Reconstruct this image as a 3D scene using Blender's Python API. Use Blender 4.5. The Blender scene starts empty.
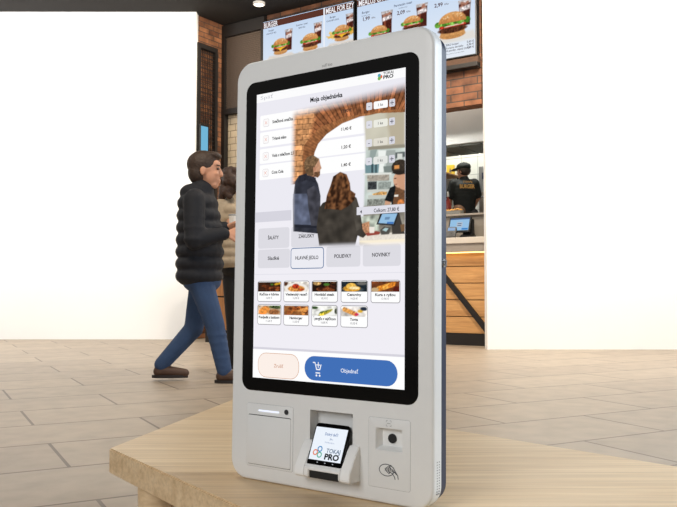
import bpy, bmesh, math, random
import numpy as np
from mathutils import Vector, Matrix
random.seed(4); rng=np.random.default_rng(7)
SC=bpy.context.scene; COL=SC.collection

# ------------------------------------------------------------------ basics
def lin(c):
    return tuple(((v/255)/12.92 if v/255<=.04045 else ((v/255+.055)/1.055)**2.4) for v in c[:3])
def L4(c): return lin(c)+(1,)
def tag(o,label=None,cat=None,group=None,kind=None):
    if label: o['label']=label
    if cat: o['category']=cat
    if group: o['group']=group
    if kind: o['kind']=kind
    return o
def empty(name,loc,rz=0,label=None,cat=None,group=None):
    o=bpy.data.objects.new(name,None); COL.objects.link(o); o.location=loc; o.rotation_euler=(0,0,rz); o.empty_display_size=.1
    return tag(o,label,cat,group)
def obj(name,bm,m,parent=None,smooth=None,loc=None,rz=None):
    me=bpy.data.meshes.new(name)
    if isinstance(bm,bpy.types.Mesh): me=bm; me.name=name
    else:
        bmesh.ops.recalc_face_normals(bm,faces=bm.faces[:]); bm.to_mesh(me); bm.free()
    o=bpy.data.objects.new(name,me); COL.objects.link(o)
    if m:
        for k in (m if isinstance(m,(list,tuple)) else [m]): me.materials.append(k)
    if smooth is not None:
        me.polygons.foreach_set('use_smooth',[True]*len(me.polygons))
        if smooth<180: me.set_sharp_from_angle(angle=math.radians(smooth))
    if parent: o.parent=parent
    if loc is not None: o.location=loc
    if rz is not None: o.rotation_euler=(0,0,rz)
    return o
def box(bm,x0,x1,y0,y1,z0,z1,bev=0,mi=0):
    vs=[bm.verts.new((x,y,z)) for x in (x0,x1) for y in (y0,y1) for z in (z0,z1)]
    fs=[bm.faces.new([vs[i] for i in q]) for q in ((0,1,3,2),(4,6,7,5),(0,4,5,1),(2,3,7,6),(0,2,6,4),(1,5,7,3))]
    for f in fs: f.material_index=mi
    if bev>0:
        es={e for f in fs for e in f.edges}
        bmesh.ops.bevel(bm,geom=list(es),offset=bev,segments=2,affect='EDGES',profile=.6)
def boxes(*a,bev=0):
    bm=bmesh.new()
    for q in a: box(bm,*q,bev=bev)
    return bm
def prism(bm,pts,d0,d1,axis='y',mi=0):
    # polygon pts (a,b) extruded from d0 to d1 along axis
    def P(a,b,d): return {'y':(a,d,b),'x':(d,a,b),'z':(a,b,d)}[axis]
    A=[bm.verts.new(P(a,b,d0)) for a,b in pts]; B=[bm.verts.new(P(a,b,d1)) for a,b in pts]; n=len(pts)
    fs=[bm.faces.new(A),bm.faces.new(B[::-1])]
    fs+=[bm.faces.new((A[i],A[(i+1)%n],B[(i+1)%n],B[i])) for i in range(n)]
    for f in fs: f.material_index=mi
def loft(bm,loops,cap=True,mi=0):
    V=[[bm.verts.new(p) for p in l] for l in loops]; n=len(V[0])
    for a,b in zip(V,V[1:]):
        for i in range(n):
            f=bm.faces.new((a[i],a[(i+1)%n],b[(i+1)%n],b[i])); f.material_index=mi
    if cap:
        for l in (V[0],V[-1]):
            f=bm.faces.new(l); f.material_index=mi
def rrect(l,r,b,t,rad,n=8):
    out=[]
    for cx,cy,a0 in ((r-rad,t-rad,0),(l+rad,t-rad,90),(l+rad,b+rad,180),(r-rad,b+rad,270)):
        for k in range(n+1):
            a=math.radians(a0+90*k/n); out.append((cx+rad*math.cos(a),cy+rad*math.sin(a)))
    return out
def cyl(bm,p0,p1,r0,r1=None,n=24,mi=0):
    r1=r0 if r1 is None else r1
    p0=Vector(p0);p1=Vector(p1);d=(p1-p0).normalized()
    a=d.orthogonal().normalized();b=d.cross(a)
    loft(bm,[[p+a*(r*math.cos(2*math.pi*k/n))+b*(r*math.sin(2*math.pi*k/n)) for k in range(n)] for p,r in ((p0,r0),(p1,r1))],mi=mi)
def revolve(bm,prof,c=(0,0,0),n=24,mi=0):
    loft(bm,[[(c[0]+r*math.cos(2*math.pi*k/n),c[1]+r*math.sin(2*math.pi*k/n),c[2]+z) for k in range(n)] for r,z in prof],mi=mi)
def capsule(bm,p0,p1,r0,r1,flat=(1,1),up=None,n=14):
    p0=Vector(p0);p1=Vector(p1);d=(p1-p0); Ln=d.length
    d=d/Ln if Ln>1e-6 else Vector((0,0,1))
    a=(Vector(up)-d*d.dot(Vector(up))).normalized() if up else d.orthogonal().normalized(); b=d.cross(a)
    loops=[]
    for k in range(5):
        t=math.radians(-85+85*k/4); loops.append((p0+d*(r0*math.sin(t)),r0*math.cos(t)))
    for k in range(1,5): loops.append((p0.lerp(p1,k/5),r0+(r1-r0)*k/5))
    for k in range(5):
        t=math.radians(85*k/4); loops.append((p1+d*(r1*math.sin(t)),r1*math.cos(t)))
    loft(bm,[[p+a*(r*flat[0]*math.cos(2*math.pi*j/n))+b*(r*flat[1]*math.sin(2*math.pi*j/n)) for j in range(n)] for p,r in loops])
def ell(bm,c,r,rot=None,u=20,v=12):
    M=Matrix.Translation(Vector(c))@(rot.to_4x4() if rot else Matrix())@Matrix.Diagonal((r[0],r[1],r[2],1))
    bmesh.ops.create_uvsphere(bm,u_segments=u,v_segments=v,radius=1,matrix=M)
def remesh(bm,vox,smooth_it=2):
    me=bpy.data.meshes.new('tmp'); bmesh.ops.recalc_face_normals(bm,faces=bm.faces[:]); bm.to_mesh(me); bm.free()
    o=bpy.data.objects.new('tmp',me); COL.objects.link(o)
    m=o.modifiers.new('r','REMESH'); m.mode='VOXEL'; m.voxel_size=vox
    s=o.modifiers.new('s','SMOOTH'); s.iterations=smooth_it; s.factor=.5
    out=bpy.data.meshes.new_from_object(o.evaluated_get(bpy.context.evaluated_depsgraph_get()))
    bpy.data.objects.remove(o); return out
def boolean_cut(bm,cut):
    ob=[]
    for b in (bm,cut):
        me=bpy.data.meshes.new('tmp'); bmesh.ops.recalc_face_normals(b,faces=b.faces[:]); b.to_mesh(me); b.free()
        o=bpy.data.objects.new('tmp',me); COL.objects.link(o); ob.append(o)
    m=ob[0].modifiers.new('b','BOOLEAN'); m.operation='DIFFERENCE'; m.object=ob[1]; m.solver='EXACT'
    out=bpy.data.meshes.new_from_object(ob[0].evaluated_get(bpy.context.evaluated_depsgraph_get()))
    for o in ob: bpy.data.objects.remove(o)
    return out

# ------------------------------------------------------------------ materials
def newmat(name):
    m=bpy.data.materials.new(name); m.use_nodes=True; nt=m.node_tree
    return m,nt,nt.nodes['Principled BSDF']
def plain(name,c,rough=.5,metal=0,var=.06,scale=30,bump=0,spec=.5):
    m,nt,b=newmat(name); N=nt.nodes.new; lk=nt.links.new
    tc=N('ShaderNodeTexCoord'); no=N('ShaderNodeTexNoise'); no.inputs['Scale'].default_value=scale; no.inputs['Detail'].default_value=4
    lk(tc.outputs['Object'],no.inputs['Vector'])
    mx=N('ShaderNodeMix'); mx.data_type='RGBA'
    l=lin(c)
    mx.inputs[6].default_value=tuple(v*(1-var) for v in l)+(1,); mx.inputs[7].default_value=tuple(min(1,v*(1+var)) for v in l)+(1,)
    lk(no.outputs['Fac'],mx.inputs[0]); lk(mx.outputs[2],b.inputs['Base Color'])
    b.inputs['Roughness'].default_value=rough; b.inputs['Metallic'].default_value=metal; b.inputs['Specular IOR Level'].default_value=spec
    if bump:
        bp=N('ShaderNodeBump'); bp.inputs['Strength'].default_value=bump; bp.inputs['Distance'].default_value=.01
        lk(no.outputs['Fac'],bp.inputs['Height']); lk(bp.outputs['Normal'],b.inputs['Normal'])
    return m
def emit(name,c,s):
    m=bpy.data.materials.new(name); m.use_nodes=True; nt=m.node_tree; nt.nodes.clear()
    e=nt.nodes.new('ShaderNodeEmission'); o=nt.nodes.new('ShaderNodeOutputMaterial')
    e.inputs[0].default_value=L4(c); e.inputs[1].default_value=s; nt.links.new(e.outputs[0],o.inputs[0]); return m
def pixels_mat(name,strength=1):
    m=bpy.data.materials.new(name); m.use_nodes=True; nt=m.node_tree; nt.nodes.clear(); N=nt.nodes.new
    a=N('ShaderNodeAttribute'); a.attribute_name='Col'; e=N('ShaderNodeEmission'); t=N('ShaderNodeBsdfTransparent'); mx=N('ShaderNodeMixShader'); o=N('ShaderNodeOutputMaterial')
    e.inputs[1].default_value=strength
    nt.links.new(a.outputs['Color'],e.inputs[0]); nt.links.new(a.outputs['Alpha'],mx.inputs[0]); nt.links.new(t.outputs[0],mx.inputs[1]); nt.links.new(e.outputs[0],mx.inputs[2]); nt.links.new(mx.outputs[0],o.inputs[0])
    return m
def mapped(nt,order,rot=0,scale=(1,1,1)):
    N=nt.nodes.new; tc=N('ShaderNodeTexCoord'); sp=N('ShaderNodeSeparateXYZ'); cb=N('ShaderNodeCombineXYZ'); mp=N('ShaderNodeMapping')
    nt.links.new(tc.outputs['Object'],sp.inputs[0])
    for i,k in enumerate(order):
        if k is not None: nt.links.new(sp.outputs[k],cb.inputs[i])
    nt.links.new(cb.outputs[0],mp.inputs['Vector']); mp.inputs['Rotation'].default_value=(0,0,rot); mp.inputs['Scale'].default_value=scale
    return mp.outputs[0]
def brickmat(name,c1,c2,mortar,w,h,ms,order=(0,2,None),rot=0,rough=.85,bump=.6,offset=.5,noise=.5,bias=0):
    m,nt,b=newmat(name); N=nt.nodes.new; lk=nt.links.new
    v=mapped(nt,order,rot)
    br=N('ShaderNodeTexBrick'); br.inputs['Scale'].default_value=1; br.inputs['Brick Width'].default_value=w; br.inputs['Row Height'].default_value=h
    br.inputs['Mortar Size'].default_value=ms; br.offset=offset; br.inputs['Bias'].default_value=bias; br.inputs['Mortar Smooth'].default_value=.2
    br.inputs['Color1'].default_value=L4(c1); br.inputs['Color2'].default_value=L4(c2); br.inputs['Mortar'].default_value=L4(mortar)
    lk(v,br.inputs['Vector'])
    no=N('ShaderNodeTexNoise'); no.inputs['Scale'].default_value=7; no.inputs['Detail'].default_value=6; lk(v,no.inputs['Vector'])
    mx=N('ShaderNodeMix'); mx.data_type='RGBA'; mx.blend_type='MULTIPLY'; mx.inputs[0].default_value=noise
    rp=N('ShaderNodeValToRGB'); rp.color_ramp.elements[0].position=.3; rp.color_ramp.elements[0].color=(.35,.35,.35,1); rp.color_ramp.elements[1].position=.65
    lk(no.outputs['Fac'],rp.inputs[0]); lk(br.outputs['Color'],mx.inputs[6]); lk(rp.outputs[0],mx.inputs[7]); lk(mx.outputs[2],b.inputs['Base Color'])
    b.inputs['Roughness'].default_value=rough
    if bump:
        bp=N('ShaderNodeBump'); bp.inputs['Strength'].default_value=bump; bp.inputs['Distance'].default_value=.01; bp.invert=True
        lk(br.outputs['Fac'],bp.inputs['Height']); lk(bp.outputs['Normal'],b.inputs['Normal'])
    return m
def woodmat(name,c1,c2,c3,order=(0,1,2),rot=0,stretch=(1.2,22,22),rough=.5):
    m,nt,b=newmat(name); N=nt.nodes.new; lk=nt.links.new
    v=mapped(nt,order,rot,stretch)
    n1=N('ShaderNodeTexNoise'); n1.inputs['Scale'].default_value=1; n1.inputs['Detail'].default_value=7; n1.inputs['Roughness'].default_value=.65; n1.inputs['Distortion'].default_value=.6
    lk(v,n1.inputs['Vector'])
    v2=mapped(nt,order,rot,tuple(s*k for s,k in zip(stretch,(2,5,5))))
    n2=N('ShaderNodeTexNoise'); n2.inputs['Scale'].default_value=1; n2.inputs['Detail'].default_value=4; lk(v2,n2.inputs['Vector'])
    rp=N('ShaderNodeValToRGB'); cr=rp.color_ramp
    cr.elements[0].position=.3; cr.elements[0].color=L4(c3); cr.elements[1].position=.7; cr.elements[1].color=L4(c1); e=cr.elements.new(.5); e.color=L4(c2)
    lk(n1.outputs['Fac'],rp.inputs[0])
    mx=N('ShaderNodeMix'); mx.data_type='RGBA'; mx.blend_type='MULTIPLY'; mx.inputs[0].default_value=.35
    r2=N('ShaderNodeValToRGB'); r2.color_ramp.elements[0].position=.35; r2.color_ramp.elements[0].color=(.55,.5,.45,1); r2.color_ramp.elements[1].position=.6
    lk(n2.outputs['Fac'],r2.inputs[0]); lk(rp.outputs[0],mx.inputs[6]); lk(r2.outputs[0],mx.inputs[7]); lk(mx.outputs[2],b.inputs['Base Color'])
    b.inputs['Roughness'].default_value=rough
    return m

M={}
M['kiosk']=plain('white_plastic',(224,224,222),.42,var=.02,scale=60)
M['kiosk_side']=M['kiosk']
M['plate']=plain('plate_plastic',(222,222,220),.45,var=.02)
M['holder']=plain('holder_plastic',(238,237,234),.4,var=.02)
M['navy']=plain('navy_metal',(38,48,72),.4,var=.05,scale=80)
M['black_glass']=plain('black_glass',(8,8,8),.12,var=.02,spec=.25)
M['black']=plain('black_plastic',(16,16,17),.45,var=.05)
M['dark']=plain('dark_gap',(38,38,40),.7,var=.05)
M['seam']=plain('seam_grey',(150,150,150),.6,var=.05)
M['print']=plain('grey_print',(70,72,78),.6,var=.02)
M['print_light']=plain('pale_print',(150,150,150),.6,var=.02)
M['chrome']=plain('chrome',(190,192,195),.25,metal=1,var=.03)
M['led']=emit('white_led',(235,240,255),1.1)
M['pix']=pixels_mat('screen_pixels',1.0)
M['menu']=pixels_mat('menu_pixels',1.0)
M['table']=woodmat('oak_table',(232,206,168),(222,193,152),(206,174,132),rot=math.radians(20),stretch=(1.5,26,26),rough=.45)
M['floor']=brickmat('floor_tile',(176,160,140),(164,148,130),(108,94,80),1.1,.55,.008,order=(0,1,None),rot=math.radians(-28),rough=.45,bump=.2,noise=.3)
M['ceiling']=plain('dark_ceiling',(34,30,28),.9,var=.1,scale=3)
M['plaster']=plain('white_plaster',(246,246,245),.9,var=.01,scale=5)
M['brick_l']=brickmat('old_brick',(160,106,70),(112,68,44),(84,66,54),.21,.075,.007,noise=.8)
M['brick_b']=brickmat('bulkhead_brick',(140,90,60),(92,58,40),(66,54,46),.36,.095,.008,noise=.85)
M['tile']=brickmat('cream_tile',(214,196,168),(200,182,154),(140,122,100),.2,.1,.006,rough=.35,bump=.3,noise=.2)
M['ktile']=brickmat('kitchen_tile',(226,228,222),(218,222,216),(176,180,176),.28,.28,.006,rough=.25,bump=.2,noise=.08,offset=0)
M['steel_black']=plain('black_steel',(34,30,28),.55,metal=.3,var=.1)
M['stainless']=plain('stainless',(188,186,178),.32,metal=.85,var=.06,scale=4)
M['greymetal']=plain('grey_panel',(132,124,114),.6,var=.06)
M['worktop']=plain('worktop_stone',(206,196,184),.5,var=.05,scale=40)
M['worktop2']=plain('worktop_edge',(150,140,130),.6,var=.05)
M['plank']=woodmat('counter_plank',(222,172,112),(208,156,98),(176,126,76),order=(0,2,1),stretch=(1.2,14,14),rough=.55)
M['ledge']=plain('granular_ledge',(70,48,34),.9,var=.5,scale=60)
M['warmled']=emit('warm_led',(255,206,120),4)
M['lamp']=emit('lamp_glow',(255,240,214),6)
M['skin']=plain('skin',(206,150,120),.55,var=.06,scale=20)
M['hair']=plain('brown_hair',(58,42,32),.6,var=.35,scale=60,bump=.6)
M['hair2']=plain('curly_hair',(60,38,26),.6,var=.45,scale=50,bump=.9)
M['jacket']=plain('navy_jacket',(18,20,28),.8,var=.2,scale=12,bump=.4)
M['jeans']=plain('blue_jeans',(48,70,104),.85,var=.22,scale=14,bump=.3)
M['shoe']=plain('brown_shoe',(74,50,36),.6,var=.15)
M['sole']=plain('dark_sole',(34,28,25),.7)
M['coat']=plain('beige_coat',(178,160,136),.9,var=.12,scale=40,bump=.5)
M['trouser']=plain('black_trousers',(24,22,22),.8,var=.1)
M['shirt']=plain('black_shirt',(22,26,24),.8,var=.12,scale=14,bump=.3)
M['apron']=plain('brown_apron',(112,80,56),.85,var=.12)
M['cup']=plain('white_cup',(236,232,226),.5,var=.02)
M['eye']=plain('eye',(40,30,26),.3)
M['yellow']=plain('yellow_carton',(222,190,60),.5,var=.04)
M['red']=plain('red_bottle',(150,44,32),.4,var=.1)
M['food']=plain('fried_food',(206,152,78),.7,var=.35,scale=60,bump=.8)
M['gold']=plain('gold_print',(214,160,84),.6,var=.05)
M['crate']=woodmat('crate_wood',(170,118,66),(150,100,56),(120,78,42),order=(2,0,1),stretch=(1.5,16,16))

# ------------------------------------------------------------------ flat screen pictures (vertex colours on a fine grid)
class Pic:
    """A small painter: colours on a regular grid in the picture's own metres."""
    def __init__(s,x0,x1,y0,y1,res,bg=(0,0,0),a=1):
        nx=max(2,int(round((x1-x0)/res))+1); ny=max(2,int(round((y1-y0)/res))+1)
        s.res=res; s.X,s.Y=np.meshgrid(np.linspace(x0,x1,nx),np.linspace(y0,y1,ny)); s.C=np.zeros((ny,nx,4)); s.C[...,:3]=bg; s.C[...,3]=a
        s.N=rng.standard_normal((ny,nx))
    def noise(s,k):
        n=rng.standard_normal(s.X.shape)
        for _ in range(2):
            for ax in (0,1):
                c=np.cumsum(np.concatenate([np.repeat(n.take([0],ax),k,ax),n,np.repeat(n.take([-1],ax),k,ax)],ax),ax)
                n=(c.take(range(2*k,c.shape[ax]),ax)-c.take(range(0,c.shape[ax]-2*k),ax))/(2*k)
        return n/(n.std()+1e-9)
    def put(s,mask,col,var=0,k=1,a=None):
        col=np.array(col,float)*np.ones(s.X.shape+(3,)) if np.ndim(col)==1 else col
        if var: col=col*(1+var*s.noise(k))[...,None]
        mk=mask[...,None]; s.C[...,:3]=s.C[...,:3]*(1-mk)+col*mk
        s.C[...,3]=np.maximum(s.C[...,3],mask) if a is None else s.C[...,3]*(1-mask)+a*mask
    def m_ell(s,cx,cy,rx,ry,rot=0,soft=None):
        c,n=math.cos(rot),math.sin(rot); dx,dy=s.X-cx,s.Y-cy
        q=np.sqrt(((dx*c+dy*n)/rx)**2+((-dx*n+dy*c)/ry)**2); w=(soft or s.res)/min(rx,ry)
        return np.clip((1-q)/w+.5,0,1)
    def m_poly(s,P,soft=None):
        P=np.array(P,float); ins=np.zeros(s.X.shape,bool); dist=np.full(s.X.shape,1e9)
        for (x0,y0),(x1,y1) in zip(P,np.roll(P,-1,0)):
            if y0!=y1: ins^=((y0>s.Y)!=(y1>s.Y))&(s.X<(x1-x0)*(s.Y-y0)/(y1-y0)+x0)
            dx,dy=x1-x0,y1-y0; t=np.clip(((s.X-x0)*dx+(s.Y-y0)*dy)/(dx*dx+dy*dy+1e-18),0,1)
            dist=np.minimum(dist,np.hypot(s.X-x0-t*dx,s.Y-y0-t*dy))
        return np.clip(np.where(ins,dist,-dist)/(soft or s.res)+.5,0,1)
    def ell(s,cx,cy,rx,ry,col,rot=0,soft=None,var=0,k=1): s.put(s.m_ell(cx,cy,rx,ry,rot,soft),col,var,k)
    def poly(s,P,col,soft=None,var=0,k=1): s.put(s.m_poly(P,soft),col,var,k)
class UI:
    """Collects flat coloured shapes of a lit screen into one mesh; x right, z up, y the layer."""
    def __init__(s): s.v=[];s.f=[];s.c=[]
    def shape(s,pts,y,col,a=1):
        n=len(s.v); s.v+=[(p[0],y,p[1]) for p in pts]; s.c+=[lin(col)+(a,)]*len(pts); s.f.append(tuple(range(n,n+len(pts))))
    def rr(s,l,r,b,t,rad,y,col,border=None,bw=.001):
        if border: s.shape(rrect(l,r,b,t,rad,6),y,border); s.shape(rrect(l+bw,r-bw,b+bw,t-bw,max(rad-bw,1e-4),6),y-.00015,col)
        else: s.shape(rrect(l,r,b,t,rad,6),y,col)
    def text(s,txt,x,z,h,y,col,align='CENTER',bold=0,width=None):
        v,f=text_geo(txt,h,bold,align,width); n=len(s.v)
        s.v+=[(x+a,y,z+b) for a,b in v]; s.c+=[lin(col)+(1,)]*len(v); s.f+=[tuple(n+i for i in q) for q in f]
    def pic(s,p,y):
        ny,nx=p.X.shape; n=len(s.v); C=np.clip(p.C,0,None)
        l=np.where(C[...,:3]/255<=.04045,C[...,:3]/255/12.92,((C[...,:3]/255+.055)/1.055)**2.4)
        s.v+=[(a,y,b) for a,b in zip(p.X.ravel(),p.Y.ravel())]; s.c+=[tuple(q) for q in np.concatenate([l,p.C[...,3:]],-1).reshape(-1,4)]
        vis=p.C[...,3]
        for j in range(ny-1):
            for i in range(nx-1):
                if vis[j:j+2,i:i+2].max()>.004: k=n+j*nx+i; s.f.append((k,k+1,k+nx+1,k+nx))
    def build(s,name,parent,m=None):
        me=bpy.data.meshes.new(name); me.from_pydata(s.v,[],s.f)
        at=me.color_attributes.new('Col','FLOAT_COLOR','POINT'); at.data.foreach_set('color',np.array(s.c,dtype=np.float32).ravel())
        return obj(name,me,m or M['pix'],parent)
_tc={}
def text_geo(txt,h,bold=0,align='CENTER',width=None):
    key=(txt,bold)
    if key not in _tc:
        cu=bpy.data.curves.new('t','FONT'); cu.body=txt; cu.size=1; cu.offset=bold; cu.resolution_u=3
        o=bpy.data.objects.new('t',cu); COL.objects.link(o)
        me=bpy.data.meshes.new_from_object(o.evaluated_get(bpy.context.evaluated_depsgraph_get()))
        _tc[key]=([tuple(v.co)[:2] for v in me.vertices],[tuple(p.vertices) for p in me.polygons])
        bpy.data.objects.remove(o); bpy.data.meshes.remove(me)
    v,f=_tc[key]
    xs=[a for a,_ in v]; w=max(xs)-min(xs); sc=h/.73; sx=sc if width is None else width/w
    x0=min(xs); off={'CENTER':-w*sx/2,'LEFT':0,'RIGHT':-w*sx}[align]
    return [((a-x0)*sx+off,b*sc-h/2) for a,b in v],f
def text_mesh(bm,txt,h,fn,bold=0,align='CENTER',width=None):
    v,f=text_geo(txt,h,bold,align,width); V=[bm.verts.new(fn(a,b)) for a,b in v]
    for q in f:
        try: bm.faces.new([V[i] for i in q])
        except ValueError: pass

# ------------------------------------------------------------------ camera (eye 0.70 m above the floor)
H=.70; PITCH=math.atan((290-253.5)/793)
cam=bpy.data.cameras.new('camera'); cam.sensor_width=36; cam.lens=793/677*36; cam.clip_start=.05
co=bpy.data.objects.new('camera',cam); COL.objects.link(co); co.location=(0,0,H); co.rotation_euler=(math.pi/2+PITCH,0,0); SC.camera=co

# ------------------------------------------------------------------ room shell
CEIL=4.72
def struct(name,bm,m,loc=(0,0,0),rz=0,label=None):
    o=obj(name,bm,m,loc=loc,rz=rz); o['kind']='structure'
    return o
struct('floor',boxes((-9,9,-4,15.5,-.1,0)),M['floor'])
struct('ceiling',boxes((-9,9,-4,15.5,CEIL,CEIL+.1)),M['ceiling'])
RP=-math.atan2(.555,.832)               # the yaw shared by partition, bulkhead and counter
PC=(-1.75,11.9)                         # the corner where the brick wall meets the partition
def onP(t,back=0): return (PC[0]+.832*t+.555*back, PC[1]-.555*t+.832*back)
struct('wall_left',boxes((-9,-2.055,11.3,11.45,0,CEIL)),M['plaster'])
struct('wall_right',boxes((1.755,9,9.38,9.54,0,CEIL)),M['plaster'])
# brick wall running back from the plaster wall to the corner
br_rz=math.atan2(.44,.30)
o=struct('wall_back_left',boxes((-.62,0,0,.2,0,CEIL)),M['brick_l'],loc=(PC[0],PC[1],0),rz=br_rz)
# tiled wall on the far side of the partition, low
struct('wall_back',boxes((0,2.3,.06,.2,0,3.36)),M['tile'],loc=(*PC,0),rz=RP)
struct('wall_bulkhead',boxes((.83,4.19,.02,.25,2.975,CEIL)),M['brick_b'],loc=(*PC,0),rz=RP)
struct('wall_kitchen',boxes((-1.0,6.5,0,.15,0,CEIL)),M['ktile'],loc=(*onP(.2,2.6),0),rz=RP)
struct('floor_kitchen',boxes((.4,5.0,.83,2.24,.0,.74)),M['greymetal'],loc=(*PC,0),rz=RP)

# mesh partition
t=empty('mesh_partition',(*PC,0),RP,'black framed partition with brown woven mesh beside the brick corner','partition')
obj('post',boxes((-.03,.06,-.04,.05,0,CEIL-.02)),M['steel_black'],t)
obj('post',boxes((.76,.82,-.04,.05,0,CEIL-.02)),M['steel_black'],t)
obj('rail',boxes((.06,.76,-.04,.05,CEIL-.2,CEIL-.02)),M['steel_black'],t)
obj('rail',boxes((.06,.76,-.04,.05,3.34,3.42)),M['steel_black'],t)
def weave():
    bm=bmesh.new(); x0,x1,z0,z1=.06,.76,3.42,CEIL-.2
    k=.028
    n=int((z1-z0)/k)
    for i in range(n+1):
        z=z0+i*k; pts=[]
        for j in range(45):
            x=x0+(x1-x0)*j/44; pts.append((x,z+.012*((j+i)%2)))
        lo=[bm.verts.new((x,.004*((j+i)%2),zz)) for j,(x,zz) in enumerate(pts)]; hi=[bm.verts.new((x,.004*((j+i)%2),zz+.016)) for j,(x,zz) in enumerate(pts)]
        for a in range(44): bm.faces.new((lo[a],lo[a+1],hi[a+1],hi[a]))
    box(bm,x0,x1,.02,.035,z0,z1)
    return bm
M['weave']=plain('woven_mesh',(84,70,60),.7,var=.35,scale=50)
obj('woven_panel',weave(),M['weave'],t)

# wire grid panel on the brick wall
wg=empty('wire_grid_panel',(PC[0],PC[1],0),br_rz,'black steel frame with fine wire grid hung on the brick wall','wire panel')
x1,x0=-.193,-.60; zt=4.3; zb=2.0
obj('frame',boxes((x0,x1,-.07,-.01,zt-.07,zt),(x1-.05,x1,-.07,-.01,zb,zt-.07),(x0,x0+.05,-.07,-.01,zb,zt-.07),(x0+.05,x1-.05,-.07,-.01,zb,zb+.05)),M['steel_black'],wg)
bm=bmesh.new()
for i in range(11): xx=x0+.07+i*.036; box(bm,xx,xx+.008,-.045,-.037,zb+.05,zt-.07)
for i in range(38): zz=zb+.08+i*.058; box(bm,x0+.05,x1-.05,-.052,-.045,zz,zz+.008)
obj('wire_grid',bm,M['steel_black'],wg)
sg=empty('wall_screen',(*PC,0),br_rz,'narrow light blue lit screen low on the brick wall behind the man','screen')
obj('casing',boxes((-.60,-.43,-.115,-.076,2.0,3.10),bev=.006),M['black'],sg)
obj('screen_face',boxes((-.585,-.445,-.119,-.1155,2.03,3.07)),emit('pale_blue_screen',(120,190,225),.9),sg)

# downlight
dl=empty('downlight',(-1.113,10.93,CEIL),0,'round white recessed downlight in the dark ceiling','ceiling light')
bm=bmesh.new(); revolve(bm,[(.085,0),(.085,-.03),(.07,-.035),(.07,-.012)],n=32); obj('rim',bm,M['cup'],dl,smooth=40)
bm=bmesh.new(); revolve(bm,[(.001,-.026),(.07,-.026),(.07,-.014),(.001,-.014)],n=32); obj('lens',bm,M['lamp'],dl)
# ceiling beam ledge under menu boards
lg=tag(obj('ledge',boxes((.95,4.185,-.10,.015,3.42,3.475),bev=.005),M['steel_black'],loc=(*PC,0),rz=RP),'thin dark metal ledge on the brickwork below the menu boards','ledge')
o=obj('grit_strip',boxes((.95,4.185,-.06,.014,3.4765,3.555)),M['ledge'],lg); o['label']='dark brown gritty strip'

# ------------------------------------------------------------------ menu boards
def burger(p,cx,cy,w,cheese=False,tomato=True):
    r=w/2
    p.ell(cx,cy-.62*r,.78*r,.20*r,(196,140,84),var=.05)              # bottom bun
    p.poly([(cx-.8*r,cy-.62*r),(cx+.8*r,cy-.62*r),(cx+.74*r,cy-.36*r),(cx-.74*r,cy-.36*r)],(206,150,92),var=.04)
    p.ell(cx,cy-.28*r,.9*r,.2*r,(84,48,32),var=.18)                  # patty
    if cheese: p.poly([(cx-.75*r,cy-.12*r),(cx+.75*r,cy-.12*r),(cx+.2*r,cy-.3*r),(cx,cy-.5*r),(cx-.25*r,cy-.26*r)],(242,186,52))
    if tomato: p.poly([(cx-.85*r,cy-.16*r),(cx+.85*r,cy-.12*r),(cx+.8*r,cy+.06*r),(cx-.8*r,cy+.03*r)],(186,58,40),var=.12)
    p.poly([(cx-.5*r,cy-.1*r),(cx+.7*r,cy-.06*r),(cx+.68*r,cy-.0*r),(cx-.5*r,cy-.05*r)],(240,232,210))
    for i in range(9):                                              # frilly lettuce
        a=-1+2*i/8; p.ell(cx+a*.92*r,cy+(.12+.05*(i%2))*r,.2*r,.17*r,((96,152,52),(132,186,84),(70,124,40))[i%3],var=.12)
    top=p.m_ell(cx,cy+.18*r,.86*r,.56*r)*np.clip((p.Y-(cy+.14*r))/(.04*r)+.5,0,1)
    g=np.clip((p.Y-cy)/(.9*r),0,1)[...,None]
    p.put(top,np.array((188,122,66))*(1-g)+np.array((226,172,112))*g,var=.05)
    for i in range(16):                                             # sesame
        a=random.uniform(-.6,.6); b=random.uniform(.42,.64); p.ell(cx+a*r,cy+b*r*(1-.3*a*a),.03*r,.022*r,(246,224,180))
def cola(p,cx,cy,w,h):
    P=[(cx-.5*w,cy+.5*h),(cx+.5*w,cy+.5*h),(cx+.42*w,cy),(cx+.40*w,cy-.5*h),(cx-.40*w,cy-.5*h),(cx-.42*w,cy)]
    p.poly(P,(74,34,26),var=.12)
    p.poly([(cx-.28*w,cy+.3*h),(cx-.1*w,cy+.3*h),(cx-.12*w,cy-.4*h),(cx-.26*w,cy-.4*h)],(140,72,50),soft=.02)
    p.poly([(cx-.5*w,cy+.5*h),(cx+.5*w,cy+.5*h),(cx+.47*w,cy+.36*h),(cx-.47*w,cy+.36*h)],(196,190,190),var=.1)
    for i in range(6): p.ell(cx+random.uniform(-.3,.3)*w,cy+random.uniform(.25,.42)*h,.12*w,.05*h,(170,120,100))
    p.poly([(cx-.42*w,cy+.22*h),(cx+.42*w,cy+.3*h),(cx+.42*w,cy+.12*h),(cx-.4*w,cy+.05*h)],(222,214,214),soft=.02,var=.15)
def fries(p,cx,cy,s):
    for i in range(14):
        a=random.uniform(-.9,.9); x=cx+random.uniform(-.5,.5)*s; y=cy+random.uniform(-.2,.2)*s
        d=(math.cos(a)*.4*s,math.sin(a)*.4*s); n=(-d[1]*.12,d[0]*.12)
        p.poly([(x-d[0]+n[0],y-d[1]+n[1]),(x+d[0]+n[0],y+d[1]+n[1]),(x+d[0]-n[0],y+d[1]-n[1]),(x-d[0]-n[0],y-d[1]-n[1])],random.choice([(232,184,84),(214,160,62),(244,204,110)]))
ZB,ZT=3.56,4.60
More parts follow.
